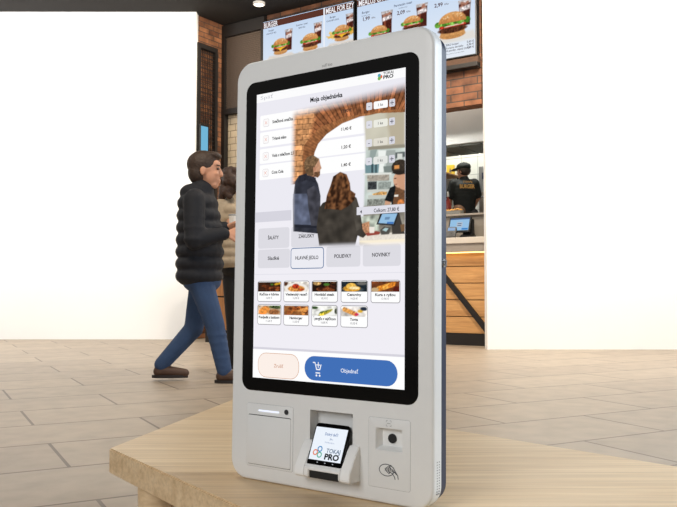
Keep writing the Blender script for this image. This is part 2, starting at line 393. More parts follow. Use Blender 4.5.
def menu_board(label,t0,t1):
    b=empty('menu_board',(*onP(t0,-.03),ZB),RP,label,'menu screen','lit menu boards above the kitchen')
    w=t1-t0; h=ZT-ZB
    obj('casing',boxes((0,w,-.05,.045,0,h),bev=.006),M['black'],b)
    return b,w,h
def bgpic(w,h):
    p=Pic(.014,w-.014,.014,h-.014,.008,(206,222,242))
    g=np.clip((p.Y/h),0,1)[...,None]; p.C[...,:3]=np.array((232,238,246))*(1-g)+np.array((196,216,242))*g
    return p
bA,wA,hA=menu_board('lit menu screen headed BURGER with three burgers, over the partition end',.83,2.41)
p=bgpic(wA,hA)
p.put(np.clip((.16-np.abs(p.Y-.24))/.1,0,1)*.35,(250,250,250))
for (cx,cy),wq,ch in (((0.332,0.625),.30,1),((0.855,0.598),.315,0),((1.381,0.629),.285,1)):
    p.poly([(cx-.24,cy-.17),(cx+.26,cy-.17),(cx+.2,cy-.12),(cx-.2,cy-.12)],(222,214,206),soft=.03)
for (cx,cy),w_,h_ in (((0.479,0.693),.13,.30),((0.986,0.694),.135,.30),((1.513,0.728),.13,.28)): cola(p,cx,cy,w_,h_)
x_,y_=(1.245,0.605); fries(p,x_,y_,.14); x_,y_=(1.545,0.633); fries(p,x_,y_,.15)
for (cx,cy),wq,ch in (((0.332,0.625),.30,1),((0.855,0.598),.315,0),((1.381,0.629),.285,1)): burger(p,cx,cy,wq,cheese=bool(ch))
u=UI(); u.pic(p,-.052)
xd=(1.091,0.94)[0]
u.shape([(.014,hA-.115),(xd-.012,hA-.115),(xd-.012,hA-.022),(.014,hA-.022)],-.053,(92,54,44))
u.shape([(xd+.012,hA-.115),(wA-.014,hA-.115),(wA-.014,hA-.022),(xd+.012,hA-.022)],-.053,(92,54,44))
u.shape([(xd-.012,.014),(xd+.012,.014),(xd+.012,hA-.014),(xd-.012,hA-.014)],-.0532,(236,240,248))
u.text('BURGER',.03,hA-.068,.075,-.054,(246,246,250),'LEFT',.02,width=.25)
u.text('MEAL FOR EZY',xd+.03,hA-.068,.078,-.054,(246,246,250),'LEFT',.02,width=.46)
u.text('…',xd+.54,hA-.075,.05,-.054,(246,246,250),'LEFT',.01)
for (px_,py_),a,b_ in (((0.165,0.864),'Burger','HARVEST BIG'),((0.711,0.849),'Summer meat','BEEF BIG'),((1.236,0.851),'Burger','CHICKEN DEAL')):
    u.text(a,px_,py_+.02,.026,-.053,(60,66,92),'CENTER',.01); u.text(b_,px_,py_-.025,.022,-.053,(70,76,100),'CENTER',.01)
u.build('screen_face',bA,M['menu'])
bB,wB,hB=menu_board('lit menu screen headed MEALUS with a big burger, next to the white wall',2.446,4.175)
p=bgpic(wB,hB)
for (cx,cy),w_,h_ in (((0.473,0.639),.17,.30),((0.986,0.631),.165,.30),((1.577,0.547),.17,.32)): cola(p,cx,cy,w_,h_)
x0_,y0_=(1.443,0.254); p.poly([(x0_-.42,y0_-.05),(x0_+.30,y0_-.05),(x0_+.25,y0_+.06),(x0_-.3,y0_+.06)],(226,222,216),soft=.04)
for (cx,cy),wq,ch in (((0.351,0.509),.29,0),((0.842,0.543),.29,0),((1.409,0.429),.435,0)): burger(p,cx,cy,wq,cheese=bool(ch),tomato=True)
u=UI(); u.pic(p,-.052)
u.shape([(.014,hB-.115),(wB*.62,hB-.115),(wB*.62,hB-.022),(.014,hB-.022)],-.053,(92,54,44))
u.text('MEALUS CITY',.04,hB-.068,.08,-.054,(246,246,250),'LEFT',.02,width=.44)
for (px_,py_),a in (((0.15,0.822),'Burger'),((0.712,0.816),'Parmezán meal')):
    u.text(a,px_,py_+.012,.032,-.053,(60,66,92),'CENTER',.01); u.text('hovädzie mäso',px_,py_-.032,.016,-.053,(90,96,116),'CENTER',.005)
for (px_,py_),a in (((0.158,0.746),'1,99'),((0.682,0.725),'2,09'),((1.221,0.713),'2,99')):
    u.text(a,px_,py_,.05,-.053,(78,44,44),'CENTER',.02); u.text('€/ks',px_+.11,py_-.008,.024,-.053,(90,70,70),'CENTER',.01)
for (px_,py_),a in (((1.442,0.182),'BBQ burger'),((1.442,0.143),'Kuracie zemiaky'),((1.442,0.107),'Hranolky, nápoj (malý)')):
    u.text(a,px_-.12,py_,.026,-.053,(76,72,86),'LEFT',.01)
for (px_,py_),a in (((1.649,0.177),'5,60 €'),((1.649,0.142),'6,90 €'),((1.649,0.105),'7,99 €')): u.text(a,px_,py_,.026,-.053,(60,56,70),'CENTER',.012)
u.text('Ceny platia do vypredania zásob',(1.441,0.066)[0],(1.441,0.066)[1],.014,-.053,(120,124,136),'CENTER',.004)
u.build('screen_face',bB,M['menu'])

# ------------------------------------------------------------------ service counter
CO=(1.597,10.09)                         # foot of the counter front
def onC(x,y,z=0): return (CO[0]+.832*x+.555*y, CO[1]-.555*x+.832*y, z)
ct=empty('service_counter',(*CO,0),RP,'wooden plank service counter with pale worktop and black diagonal brace','counter')
X0,X1=-2.3,.62
bm=bmesh.new()
for i,(z0,z1) in enumerate(((.149,.362),(.362,.575),(.575,.787),(.787,1.0),(1.0,1.17))): box(bm,X0,X1,0,.03,z0+.005,z1-.005,bev=.003)
obj('plank_front',bm,M['plank'],ct)
obj('carcass',boxes((X0,X1,.035,.42,.0,1.18)),M['steel_black'],ct)
obj('kickboard',boxes((X0,X1,-.012,.034,0,.149)),M['steel_black'],ct)
obj('worktop_band',boxes((X0,X1,-.10,.42,1.181,1.285),bev=.004),M['worktop2'],ct)
obj('worktop',boxes((X0,X1,-.12,.44,1.286,1.365),bev=.008),M['worktop'],ct)
bm=bmesh.new(); prism(bm,[(-.52,1.13),(-.44,1.13),(.40,.149),(.31,.149)],-.035,-.001,'y'); obj('brace',bm,M['steel_black'],ct)
obj('light_strip',boxes((X0+.02,X1-.02,-.06,-.03,1.168,1.1805)),M['warmled'],ct)
obj('back_panel',boxes((X0,X1,  .38,.42,1.366,1.685)),M['greymetal'],ct)
obj('pass_shelf',boxes((X0,X1,.33,.50,1.686,1.71)),M['worktop2'],ct)

# point of sale terminal
def pos_terminal():
    t=empty('order_terminal',onC(-.10,.17,1.366),RP-.05,'black till with light blue touch screen on the counter','till')
    bm=bmesh.new(); prism(bm,[(-.09,0),(.10,0),(.10,.03),(.055,.06),(.05,.25),(.02,.25),(-.0,.06),(-.09,.03)],-.05,.09,'x'); 
    for v in bm.verts: v.co.x+=.06
    obj('stand',bm,M['black'],t)
    tilt=Matrix.Translation((-.015,-.045,.185))@Matrix.Rotation(math.radians(-18),4,'X')
    bm=bmesh.new(); loft(bm,[[(a,y,b) for a,b in rrect(-.155,.155,-.105,.105,.012,4)] for y in (0,.03)]); bm.transform(tilt); obj('monitor',bm,M['black'],t)
    u=UI(); u.rr(-.138,.138,-.085,.086,.004,-.001,(150,192,226)); u.shape([(-.138,.066),(.138,.066),(.138,.086),(-.138,.086)],-.0015,(70,96,140))
    u.rr(-.04,.045,-.035,.03,.004,-.0015,(176,190,206)); [u.shape([(-.026,q),(.03,q),(.03,q+.011),(-.026,q+.011)],-.002,(84,104,134)) for q in (-.022,.004)]; u.shape([(.04,-.078),(.13,-.078),(.13,-.055),(.04,-.055)],-.0015,(60,130,200))
    s=u.build('touch_screen',t); s.matrix_local=tilt
    return t
pos_terminal()
cr=empty('card_reader',onC(-.165,-.02,1.3665),RP+.25,'small grey card reader in front of the till','card reader')
tl=Matrix.Translation((0,-.01,.082))@Matrix.Rotation(math.radians(-44),4,'X')@Matrix.Scale(1.15,4)
bm=bmesh.new(); loft(bm,[[(a*k,y,b*k) for a,b in rrect(-.055,.055,-.085,.085,.018,4)] for y,k in ((0,.94),(.006,1),(.03,1),(.04,.9))]); bm.transform(tl)
bm2=boxes((-.04,.04,-.03,.07,0,.03),bev=.006); me=bpy.data.meshes.new('t'); bm2.to_mesh(me); bm.from_mesh(me); bm2.free()
obj('reader_body',bm,plain('reader_grey',(74,72,70),.5),cr)
u=UI(); u.rr(-.04,.04,.015,.065,.004,-.001,(150,178,214)); o=u.build('reader_screen',cr); o.matrix_local=tl
bm=bmesh.new()
for i in range(3):
    for j in range(4): box(bm,-.038+i*.028,-.018+i*.028,-.004,-.0005,-.07+j*.019,-.056+j*.019)
bm.transform(tl); obj('keypad',bm,plain('reader_keys',(84,82,80),.5),cr)

# ------------------------------------------------------------------ kitchen
def KP(px,back):  # a place in the kitchen, along the wall direction
    return onC(px,back)
hd=empty('extractor_hood',onC(0,0,0),RP,'large stainless steel extractor hood above the kitchen','extractor hood')
bm=bmesh.new(); box(bm,-1.9,-.535,.4,1.2,2.66,3.7,bev=.006); obj('hood_front',bm,M['stainless'],hd)
bm=bmesh.new(); box(bm,-.53,1.4,.42,1.22,2.66,3.7,bev=.006); obj('hood_side',bm,plain('lit_steel',(214,216,212),.35,metal=.6,var=.05,scale=5),hd)  # lighter copy of the hood steel, painting in the brighter face
bm=bmesh.new()
for i in range(6): box(bm,-1.8+i*.31,-1.52+i*.31,.46,1.14,2.635,2.659,bev=.004)
obj('filter_panel',bm,plain('filter_steel',(120,126,120),.45,metal=.6,var=.2,scale=30),hd)
sh=empty('wall_shelf',onC(-1.2,1.62,0),RP,'short brown shelf on the tiled kitchen wall','shelf')
obj('board',boxes((-.25,.16,0,.62,2.475,2.50),bev=.004),M['crate'],sh); obj('bracket',boxes((-.2,-.17,.57,.62,2.30,2.475)),M['steel_black'],sh); obj('bracket',boxes((.08,.11,.57,.62,2.30,2.475)),M['steel_black'],sh)
yc=empty('yellow_carton',onC(-1.19,2.12,2.50),RP+.1,'yellow carton with a dark mark on the shelf','carton')
obj('carton_body',boxes((-.06,.06,-.035,.035,0,.18),bev=.004),M['yellow'],yc)
bm=bmesh.new(); prism(bm,[(-.02,.05),(.0,.14),(.025,.06),(.01,.05),(.0,.075)],-.0375,-.0355,'y'); obj('mark',bm,M['print'],yc)
rb=empty('red_bottle',onC(-.80,1.2,1.70),0,'dark red sauce bottle left of the worker','bottle')
bm=bmesh.new(); revolve(bm,[(.001,0),(.045,0),(.05,.02),(.05,.24),(.03,.30),(.016,.33),(.016,.36),(.001,.36)],n=20); obj('bottle_body',bm,M['red'],rb,smooth=40)
bm=bmesh.new(); revolve(bm,[(.001,.36),(.02,.361),(.014,.43),(.001,.435)],n=16); obj('nozzle',bm,M['cup'],rb,smooth=40)
ov=empty('kitchen_oven',onC(-.475,2.02,0),RP,'grey steel oven with dark display right of the worker','oven')
obj('oven_body',boxes((-.20,.5,0,.20,.74,2.6),bev=.01),plain('oven_grey',(150,150,148),.45,metal=.5),ov)
obj('oven_door',boxes((-.17,.47,-.03,-.001,1.2,2.2),bev=.006),M['greymetal'],ov)
obj('display',boxes((-.14,.0,-.012,-.001,2.40,2.50)),M['navy'],ov)
bm=bmesh.new(); cyl(bm,(-.12,-.07,2.12),(.42,-.07,2.12),.012); box(bm,-.11,-.09,-.07,-.03,2.11,2.13); box(bm,.39,.41,-.07,-.03,2.11,2.13); obj('oven_handle',bm,M['chrome'],ov)
kw=empty('kitchen_worktop',onC(-1.5,1.98,0),RP,'stainless kitchen worktop behind the worker','worktop')
obj('top',boxes((-1.1,.72,0,.25,1.86,1.90),bev=.005),M['stainless'],kw)
for a,b in ((-1.05,.04),(-1.05,.21),(.68,.04),(.68,.21)): obj('leg',boxes((a-.02,a+.02,b-.02,b+.02,.74,1.86)),M['stainless'],kw)
tr=empty('food_tray',onC(-.36,.415,1.711),RP,'steel tray of golden fried food on the pass left of the worker','tray')
bm=bmesh.new(); loft(bm,[[(a,b,z) for a,b in rrect(-.16*k,.16*k,-.06*k,.06*k,.02,4)] for k,z in ((.9,0),(1,.05),(.96,.05),(.88,.008))]); obj('pan',bm,M['stainless'],tr)
bm=bmesh.new()
for i in range(40): ell(bm,(random.uniform(-.12,.12),random.uniform(-.04,.04),.03+random.uniform(0,.04)),(.03,.012,.012),Matrix.Rotation(random.uniform(0,3),3,'Z')@Matrix.Rotation(random.uniform(-.5,.5),3,'Y'),8,6)
obj('fried_food',bm,M['food'],tr)['kind']='stuff'

# wooden bin station behind the people
bs=empty('bin_station',(-1.42,10.75,0),RP,'wooden bin station with black frame behind the woman','bin cabinet')
obj('frame',boxes((-.28,-.24,-.25,.2,0,1.1),(.24,.28,-.25,.2,0,1.1),(-.24,.24,-.25,.2,1.06,1.1),(-.24,.24,-.25,.2,.0,.16)),M['steel_black'],bs)
obj('door',boxes((-.235,.235,-.24,-.2,.17,.60),bev=.005),M['crate'],bs); obj('door',boxes((-.235,.235,-.24,-.2,.62,1.05),bev=.005),M['crate'],bs)

# ------------------------------------------------------------------ people
def hand(bm,w,d,side,up,curl=.5,s=1):
    """palm and five bent fingers from wrist w along d; side = towards the thumb; up = back of the hand"""
    w=Vector(w);d=Vector(d).normalized();up=(Vector(up)-d*d.dot(Vector(up))).normalized();sd=d.cross(up).normalized()*side
    for k in range(4): capsule(bm,w+d*.01*s,w+(d*.085+sd*(.032-.021*k))*s,.017*s,.012*s)
    for k,(Ln,o) in enumerate(((.07,.033),(.08,.011),(.074,-.011),(.058,-.032))):
        p=w+(d*.088+sd*o)*s; a=p+(d*math.cos(curl)-up*math.sin(curl))*Ln*.5*s; b=a+(d*math.cos(curl*2.2)-up*math.sin(curl*2.2))*Ln*.5*s
        capsule(bm,p,a,.0095*s,.0088*s,n=8); capsule(bm,a,b,.0088*s,.0075*s,n=8)
    p=w+(d*.03+sd*.03)*s; a=p+(d*.035+sd*.03-up*.012)*s; b=a+(d*.035+sd*.004-up*.012)*s
    capsule(bm,p,a,.013*s,.011*s,n=8); capsule(bm,a,b,.011*s,.009*s,n=8)
def head(bm,c,yaw,s=1,pitch=0):
    R=Matrix.Rotation(yaw,3,'Z')@Matrix.Rotation(pitch,3,'Y'); c=Vector(c)
    def P(x,y,z): return c+R@(Vector((x,y,z))*s)
    ell(bm,P(-.012,0,.03),(.098*s,.078*s,.092*s),R); ell(bm,P(.022,0,-.02),(.066*s,.062*s,.085*s),R)
    ell(bm,P(.045,0,-.088),(.034*s,.036*s,.026*s),R); ell(bm,P(.06,0,.045),(.03*s,.055*s,.035*s),R)
    capsule(bm,P(.083,0,.018),P(.098,0,-.022),.010*s,.014*s); ell(bm,P(.08,0,-.058),(.014*s,.026*s,.008*s),R); ell(bm,P(.078,0,-.07),(.013*s,.022*s,.008*s),R)
    for y in (1,-1): ell(bm,P(-.008,.078*y,-.005),(.018*s,.010*s,.032*s),R); ell(bm,P(.068,.03*y,-.02),(.016*s,.02*s,.018*s),R)
    return P
def eyes(P,parent,s=1):
    for y in (1,-1):
        bm=bmesh.new(); ell(bm,P(.082,.031*y,.012),(.009*s,.012*s,.0075*s),None,12,8); obj('eye',bm,M['eye'],parent,smooth=180)
    for y in (1,-1):
        bm=bmesh.new(); capsule(bm,P(.088,.016*y,.036),P(.078,.05*y,.034),.0042*s,.003*s,n=8); obj('eyebrow',bm,M['hair'],parent,smooth=180)
def shoe(parent,heel,d,s=1):
    heel=Vector(heel);d=Vector(d).normalized(); bm=bmesh.new()
    z=Vector((0,0,1)); capsule(bm,heel+z*.05,heel+d*.06+z*.055,.045*s,.046*s); capsule(bm,heel+d*.06+z*.05,heel+d*.20*s+z*.036,.046*s,.034*s)
    capsule(bm,heel+d*.01+z*.06,heel+d*.015+z*.12,.043*s,.045*s)
    n=d.cross(z); box_=[]
    me=remesh(bm,.008,3); o=obj('shoe',me,M['shoe'],parent,smooth=180)
    bm=bmesh.new(); out=[]
    for k in range(24):
        a=2*math.pi*k/24; out.append(heel+d*(.085+.14*s*math.cos(a))+n*(.047*s*math.sin(a)*(1-.12*math.cos(a))))
    loft(bm,[[(q.x,q.y,heel.z) for q in out],[(q.x,q.y,heel.z+.022) for q in out]]); obj('sole',bm,M['sole'],o)

# man walking to the right in front of the brick wall: local frame faces +x
MD=6.1; MX=lambda px:(px-338.5)/130; MZ=lambda py:.7+(290-py)/130
man=empty('person',(MX(199),MD,0),0,'person in dark padded jacket and blue jeans walking past the kiosk','person')
ox=MX(199)
def mp(px,py,dy=0): return Vector((MX(px)-ox,dy,MZ(py)))
bm=bmesh.new(); hc=mp(206,171)
P=head(bm,hc,math.radians(-4),1.18)
capsule(bm,mp(203,185),mp(200,200),.062,.07)
capsule(bm,mp(198,207),mp(199,272),.11,.115,(1,1.25),(1,0,0))
RS,RE,RW=mp(198,203,-.19),mp(200,242,-.25),mp(228,235,-.16)
LS,LE,LW=mp(198,203,.19),mp(203,240,.22),mp(224,226,.06)
RH,RK,RA=mp(203,283,-.09),mp(217,325,-.08),mp(226.5,369,-.08)
LH,LK,LA=mp(200,283,.09),mp(192,329,.09),mp(160,365,.09)
for a,b,r,s_ in ((RS,RE,.045,.04),(RE,RW,.038,.028),(LS,LE,.045,.04),(LE,LW,.038,.028),(RH,RK,.07,.05),(RK,RA,.045,.04),(LH,LK,.07,.05),(LK,LA,.045,.04)): capsule(bm,a,b,r,s_)
hand(bm,RW,(1,.25,.12),1,(0,-.9,.3),.7,1.1); hand(bm,LW,(1,-.2,.1),-1,(0,.6,.8),.6,1.1)
obj('body',remesh(bm,.0075),M['skin'],man,smooth=180); eyes(P,man,1.18)
bm=bmesh.new(); s=1.18                                                  # short brown hair, clear of the face
ell(bm,P(-.025,0,.048),(.108*s,.09*s,.092*s)); ell(bm,P(-.055,0,-.005),(.07*s,.083*s,.085*s)); ell(bm,P(.05,0,.105),(.05*s,.06*s,.026*s),Matrix.Rotation(.25,3,'Y'))
me=remesh(bm,.008,2); o=obj('hair',me,M['hair'],man,smooth=180)
bm=bmesh.new()                                                          # padded jacket
for i in range(7):
    z=MZ(204+i*12); f=(0,.012,.02,.026,.030,.030,.026)[i]
    ell(bm,(MX(197.5)-ox+f*.6,0,z),(.158+f,.22+f*.3,.095))
capsule(bm,mp(198,200,-.16),mp(198,200,.16),.075,.075); capsule(bm,mp(201.5,190),mp(200.5,198),.095,.11)
ell(bm,mp(192,193),(.10,.12,.075))                                      # hood on the back
for S_,E_,W_ in ((RS,RE,RW),(LS,LE,LW)):
    capsule(bm,S_,E_,.084,.074); [ell(bm,S_.lerp(E_,.15+.28*k),(.083,.083,.035)) for k in range(4)]
    capsule(bm,E_,W_.lerp(E_,.06),.072,.05)
obj('jacket',remesh(bm,.011,2),M['jacket'],man,smooth=180)
bm=bmesh.new()
ell(bm,mp(202,281),(.15,.18,.10))
for h_,k_,a_ in ((RH,RK,RA),(LH,LK,LA)): capsule(bm,h_,k_,.098,.075); capsule(bm,k_,a_,.074,.058)
for k in range(5): ell(bm,RK.lerp(RA,.2+.17*k),(.078-.004*k,.075-.003*k,.022)); 
obj('jeans',remesh(bm,.010,2),M['jeans'],man,smooth=180)
shoe(man,(RA.x-.02,RA.y,0),(1,-.05,0)); shoe(man,(LA.x-.02,LA.y,.02),(1,.05,-.0))

# woman behind him, beside the kiosk
WD=7.1; sW=793/WD
WX=lambda px:(px-338.5)/sW; WZ=lambda py:.7+(290-py)/sW
wo=empty('person',(WX(236),WD,0),0,'person with curly dark hair in beige coat holding a white cup','person')
wp=lambda px,py,dy=0: Vector((WX(px)-WX(236),dy,WZ(py)))
bm=bmesh.new(); P=head(bm,wp(234,183),math.radians(50),1.0)
capsule(bm,wp(234,193),wp(234,204),.05,.055); capsule(bm,wp(234,212),wp(234,265),.10,.11,(1,1.2),(1,0,0))
S1,E1,W1=wp(222,207,-.06),wp(221,233,-.10),wp(231,229,-.20); S2,E2,W2=wp(247,207,.05),wp(250,233,.02),wp(243,226,-.12)
for a,b,r,s_ in ((S1,E1,.04,.036),(E1,W1,.034,.025),(S2,E2,.04,.036),(E2,W2,.034,.025),(wp(231,268),wp(233,318),.07,.05),(wp(233,318),wp(235,361),.045,.035),(wp(241,268),wp(241,318),.07,.05),(wp(241,318),wp(242,361),.045,.035)): capsule(bm,a,b,r,s_)
hand(bm,W1,(.5,-.6,.3),1,(-.5,-.6,.2),.6,.95); hand(bm,W2,(-.6,-.5,.3),-1,(.4,-.6,.2),.6,.95)
obj('body',remesh(bm,.0075),M['skin'],wo,smooth=180); eyes(P,wo)
bm=bmesh.new()
for i in range(60):
    a=random.uniform(0,6.28); z=random.uniform(-.14,.12); rr_=.10*math.sqrt(max(.1,1-(max(z,0)/.14)**2))
    x,y=rr_*math.cos(a)-.025,rr_*.9*math.sin(a)
    if x>.05 and z<.08: continue
    ell(bm,P(x,y,z),(.035,.035,.03),None,8,6)
ell(bm,P(-.02,0,.05),(.10,.085,.085)); ell(bm,P(-.05,0,-.04),(.06,.075,.09))
obj('hair',remesh(bm,.009,1),M['hair2'],wo,smooth=180)
bm=bmesh.new()
for i in range(7):
    ell(bm,wp(234,211+i*8.5),(.15+.008*i,.16+.008*i,.075))
capsule(bm,wp(223,207,-.02),wp(246,207,.02),.075,.075); capsule(bm,wp(234,200),wp(234,205),.075,.09)
for S_,E_,W_ in ((S1,E1,W1),(S2,E2,W2)): capsule(bm,S_,E_,.072,.066); capsule(bm,E_,E_.lerp(W_,.85),.062,.048)
obj('coat',remesh(bm,.010,2),M['coat'],wo,smooth=180)
bm=bmesh.new(); ell(bm,wp(236,268),(.14,.15,.10))
for a,b,c in ((wp(231,270),wp(233,318),wp(235,362)),(wp(241,270),wp(241,318),wp(242,362))): capsule(bm,a,b,.085,.064); capsule(bm,b,c,.063,.05)
obj('trousers',remesh(bm,.010,2),M['trouser'],wo,smooth=180)
for q in (wp(235,362),wp(242,362)): shoe(wo,(q.x,q.y,0),(.7,.7,0),.9)
cp=empty('paper_cup',(WX(236)+W1.x+.055,WD+W1.y-.075,W1.z-.02),0,'white paper cup held by the person in the beige coat','cup')
bm=bmesh.new(); revolve(bm,[(.001,0),(.028,0),(.039,.11),(.039,.113),(.001,.113)],n=24); obj('cup_body',bm,M['cup'],cp,smooth=40)
bm=bmesh.new(); revolve(bm,[(.041,.113),(.041,.121),(.034,.128),(.001,.128)],n=24); obj('lid',bm,M['print_light'],cp,smooth=40)

# kitchen worker, back turned, looking left
KX,KD=1.93,12.0; sK=793/KD
kp=lambda px,py,dy=0: Vector(((px-338.5)/sK-KX,dy,.7+(290-py)/sK-.74))
wk=empty('person',(KX,KD,.74),0,'person in black cap and black shirt lettered BURGER, back turned, working in the kitchen','person')
bm=bmesh.new(); hc=kp(463.8,171.2); P=head(bm,hc,math.radians(140),1.0)
capsule(bm,kp(464.5,176),kp(465,182),.058,.065); capsule(bm,kp(465,186),kp(465,214),.11,.11,(1.25,1),(1,0,0))
wS1,wE1,wW1=kp(454.5,183.5),kp(450.3,198,.03),kp(452,207,.22); wS2,wE2,wW2=kp(475,183),kp(478.8,197,.03),kp(476,206.5,.22)
HP=kp(465,215)
for a,b,r,s_ in ((wS1,wE1,.05,.045),(wE1,wW1,.044,.03),(wS2,wE2,.05,.045),(wE2,wW2,.044,.03)): capsule(bm,a,b,r,s_)
for sx in (-.1,.1): capsule(bm,Vector((HP.x+sx,0,HP.z-.02)),Vector((HP.x+sx*1.1,0,.50)),.09,.06); capsule(bm,Vector((HP.x+sx*1.1,0,.50)),Vector((HP.x+sx*1.1,0,.09)),.055,.045)
hand(bm,wW1,(.2,1,.0),1,(0,.1,1),.5,1.0); hand(bm,wW2,(-.2,1,.0),-1,(0,.1,1),.5,1.0)
obj('body',remesh(bm,.009),M['skin'],wk,smooth=180); eyes(P,wk,1.0)
bm=bmesh.new(); ell(bm,P(-.03,0,.015),(.094,.088,.085)); obj('hair',remesh(bm,.009),M['hair'],wk,smooth=180)
bm=bmesh.new()                                                        # cap with brim
Rz=Matrix.Rotation(math.radians(140),3,'Z'); ell(bm,P(-.012,0,.072),(.116,.098,.072),Rz); ell(bm,P(.125,0,.045),(.085,.075,.014),Rz@Matrix.Rotation(.22,3,'Y')); ell(bm,P(-.012,0,.146),(.012,.012,.008))
obj('cap',remesh(bm,.008),M['shirt'],wk,smooth=180)
bm=bmesh.new()
for i in range(9): ell(bm,kp(465,186.5+i*3.3),((.18,.185,.185,.18,.175,.17,.168,.168,.17)[i],.125,.10))
capsule(bm,kp(455.5,183.5),kp(474.3,183),.07,.07); capsule(bm,kp(464.8,178.8),kp(465,182),.072,.10)
for S_,E_ in ((wS1,wE1),(wS2,wE2)): capsule(bm,S_,S_.lerp(E_,.8),.078,.072)
obj('shirt',remesh(bm,.011,2),M['shirt'],wk,smooth=180)
bm=bmesh.new()
for sx in (-.1,.1): capsule(bm,Vector((HP.x+sx,0,HP.z-.0)),Vector((HP.x+sx*1.1,0,.50)),.12,.08); capsule(bm,Vector((HP.x+sx*1.1,0,.50)),Vector((HP.x+sx*1.1,0,.09)),.078,.065)
obj('trousers',remesh(bm,.012,2),M['trouser'],wk,smooth=180)
bm=bmesh.new()
q=kp(457,207); ell(bm,(q.x+.05,-.01,q.z-.08),(.125,.135,.15)); ell(bm,(HP.x,.03,HP.z-.22),(.20,.15,.30)); obj('apron',remesh(bm,.012,2),M['apron'],wk,smooth=180)
bm=bmesh.new(); q1=kp(466.6,182.4); q2=kp(466.4,187)
text_mesh(bm,'TOKAJ',.026,lambda a,b:(q1.x+a,-.140,q1.z+b),.03,width=.14); text_mesh(bm,'BURGER',.058,lambda a,b:(q2.x+a,-.142,q2.z+b),.04,width=.225)
obj('shirt_lettering',bm,M['gold'],wk)
for sx in (-.11,.11): shoe(wk,(HP.x+sx,-.05,0),(0,1,0))

# ------------------------------------------------------------------ table
TZ=H-.352
TP=[(-0.5118,1.7866),(-0.1599,1.3053),None,None,(-0.3205,2.6803)]
Lc,Fm,Bc=Vector(TP[0]),Vector(TP[1]),Vector(TP[4]); Rm=Vector((0.3487,1.9588))
fd=(Fm-Lc).normalized(); bd=(Rm-Bc).normalized()
poly=[tuple(Lc),tuple(Lc+fd*2.3),tuple(Bc+bd*2.6),tuple(Bc)]
tb=empty('display_table',(0,1.5,0),0,'low pale oak table that the kiosk stands on','table')
bm=bmesh.new(); prism(bm,[(a,b-1.5) for a,b in poly],TZ-.055,TZ-.0005,'z')
bmesh.ops.bevel(bm,geom=bm.edges[:],offset=.003,segments=2,affect='EDGES')
obj('tabletop',bm,M['table'],tb)
cen=sum((Vector(q) for q in poly),Vector((0,0)))/4
for q in poly:
    v=Vector(q).lerp(cen,.14); bm=bmesh.new(); cyl(bm,(v.x,v.y-1.5,0),(v.x,v.y-1.5,TZ-.055),.03,.04); obj('leg',bm,M['table'],tb,smooth=40)

# ------------------------------------------------------------------ the kiosk
YAW=.613; LEAN=.015
e_=Vector((math.cos(YAW),-math.sin(YAW),0)); nrm=Vector((-math.sin(YAW),-math.cos(YAW),0))
up_=Vector((0,0,1))*math.cos(LEAN)-nrm*math.sin(LEAN); bk=e_.cross(up_)*-1
bk=up_.cross(e_)
kbase=Vector((-.0238,1.4,H))+up_*-.352; kbase.z=TZ+.0002
ki=empty('self_order_kiosk',kbase,0,'tall white self-order kiosk with large lit touch screen on the oak table','kiosk')
ki.matrix_world=Matrix.Translation(kbase)@Matrix((e_,bk,up_)).transposed().to_4x4()
V0=.352
KL,KR,KB,KT=-.218,.2165,0,.7905
def kloop(ins,y,rad=.036): return [(a,y,b) for a,b in rrect(KL+ins,KR-ins,KB+ins,KT-ins,rad-ins*.6,10)]
bm=bmesh.new(); loft(bm,[kloop(.0050,0),kloop(.0020,.0012),kloop(.0006,.003),kloop(0,.006),kloop(0,.026),kloop(.002,.028)])
cut=bmesh.new()
box(cut,-.030,.061,-.01,.024,V0-.320,V0-.2115)                       # pocket of the payment terminal
loft(cut,[[(a,y,b) for a,b in rrect(.108+i,.159-i,V0-.265+i,V0-.229-i*.2,.002,3)] for y,i in ((-.002,-.0005),(.012,.006))])
obj('housing',boolean_cut(bm,cut),M['kiosk'],ki,smooth=35)
bm=bmesh.new(); loft(bm,[kloop(.004,.0275),kloop(.004,.050),kloop(.010,.054)]); bh=obj('rear_housing',bm,M['navy'],ki,smooth=35); bh['label']='dark navy rear shell'
bm=bmesh.new(); cyl(bm,(KR-.006,.039,V0+.045),(KR-.0015,.039,V0+.045),.007); cyl(bm,(KR-.0015,.039,V0+.045),(KR+.0005,.039,V0+.045),.0045); box(bm,KR+.0005,KR+.0025,.0382,.0398,V0+.040,V0+.050); obj('lock',bm,M['chrome'],ki,smooth=40)
bm=bmesh.new()
for i in range(13):
    for j in range(2): cyl(bm,(KR-.001,.012+.007*j,V0-.275-.0042*i),(KR+.0003,.012+.007*j,V0-.2765-.0042*i),.0012,n=8)
obj('speaker_holes',bm,M['seam'],ki)
bm=bmesh.new(); text_mesh(bm,'self kio',.006,lambda a,b:(a,-.0003,V0+.4035+b),.005); obj('maker_lettering',bm,M['print_light'],ki)
bm=bmesh.new(); loft(bm,[[(a,y,b) for a,b in rrect(-.191+i,.1885-i,V0-.187+i,V0+.3965-i,.02,8)] for y,i in ((.0005,0),(-.0008,0),(-.0014,.0008))]); bz=obj('screen_bezel',bm,M['black_glass'],ki); bz['label']='black glass border'

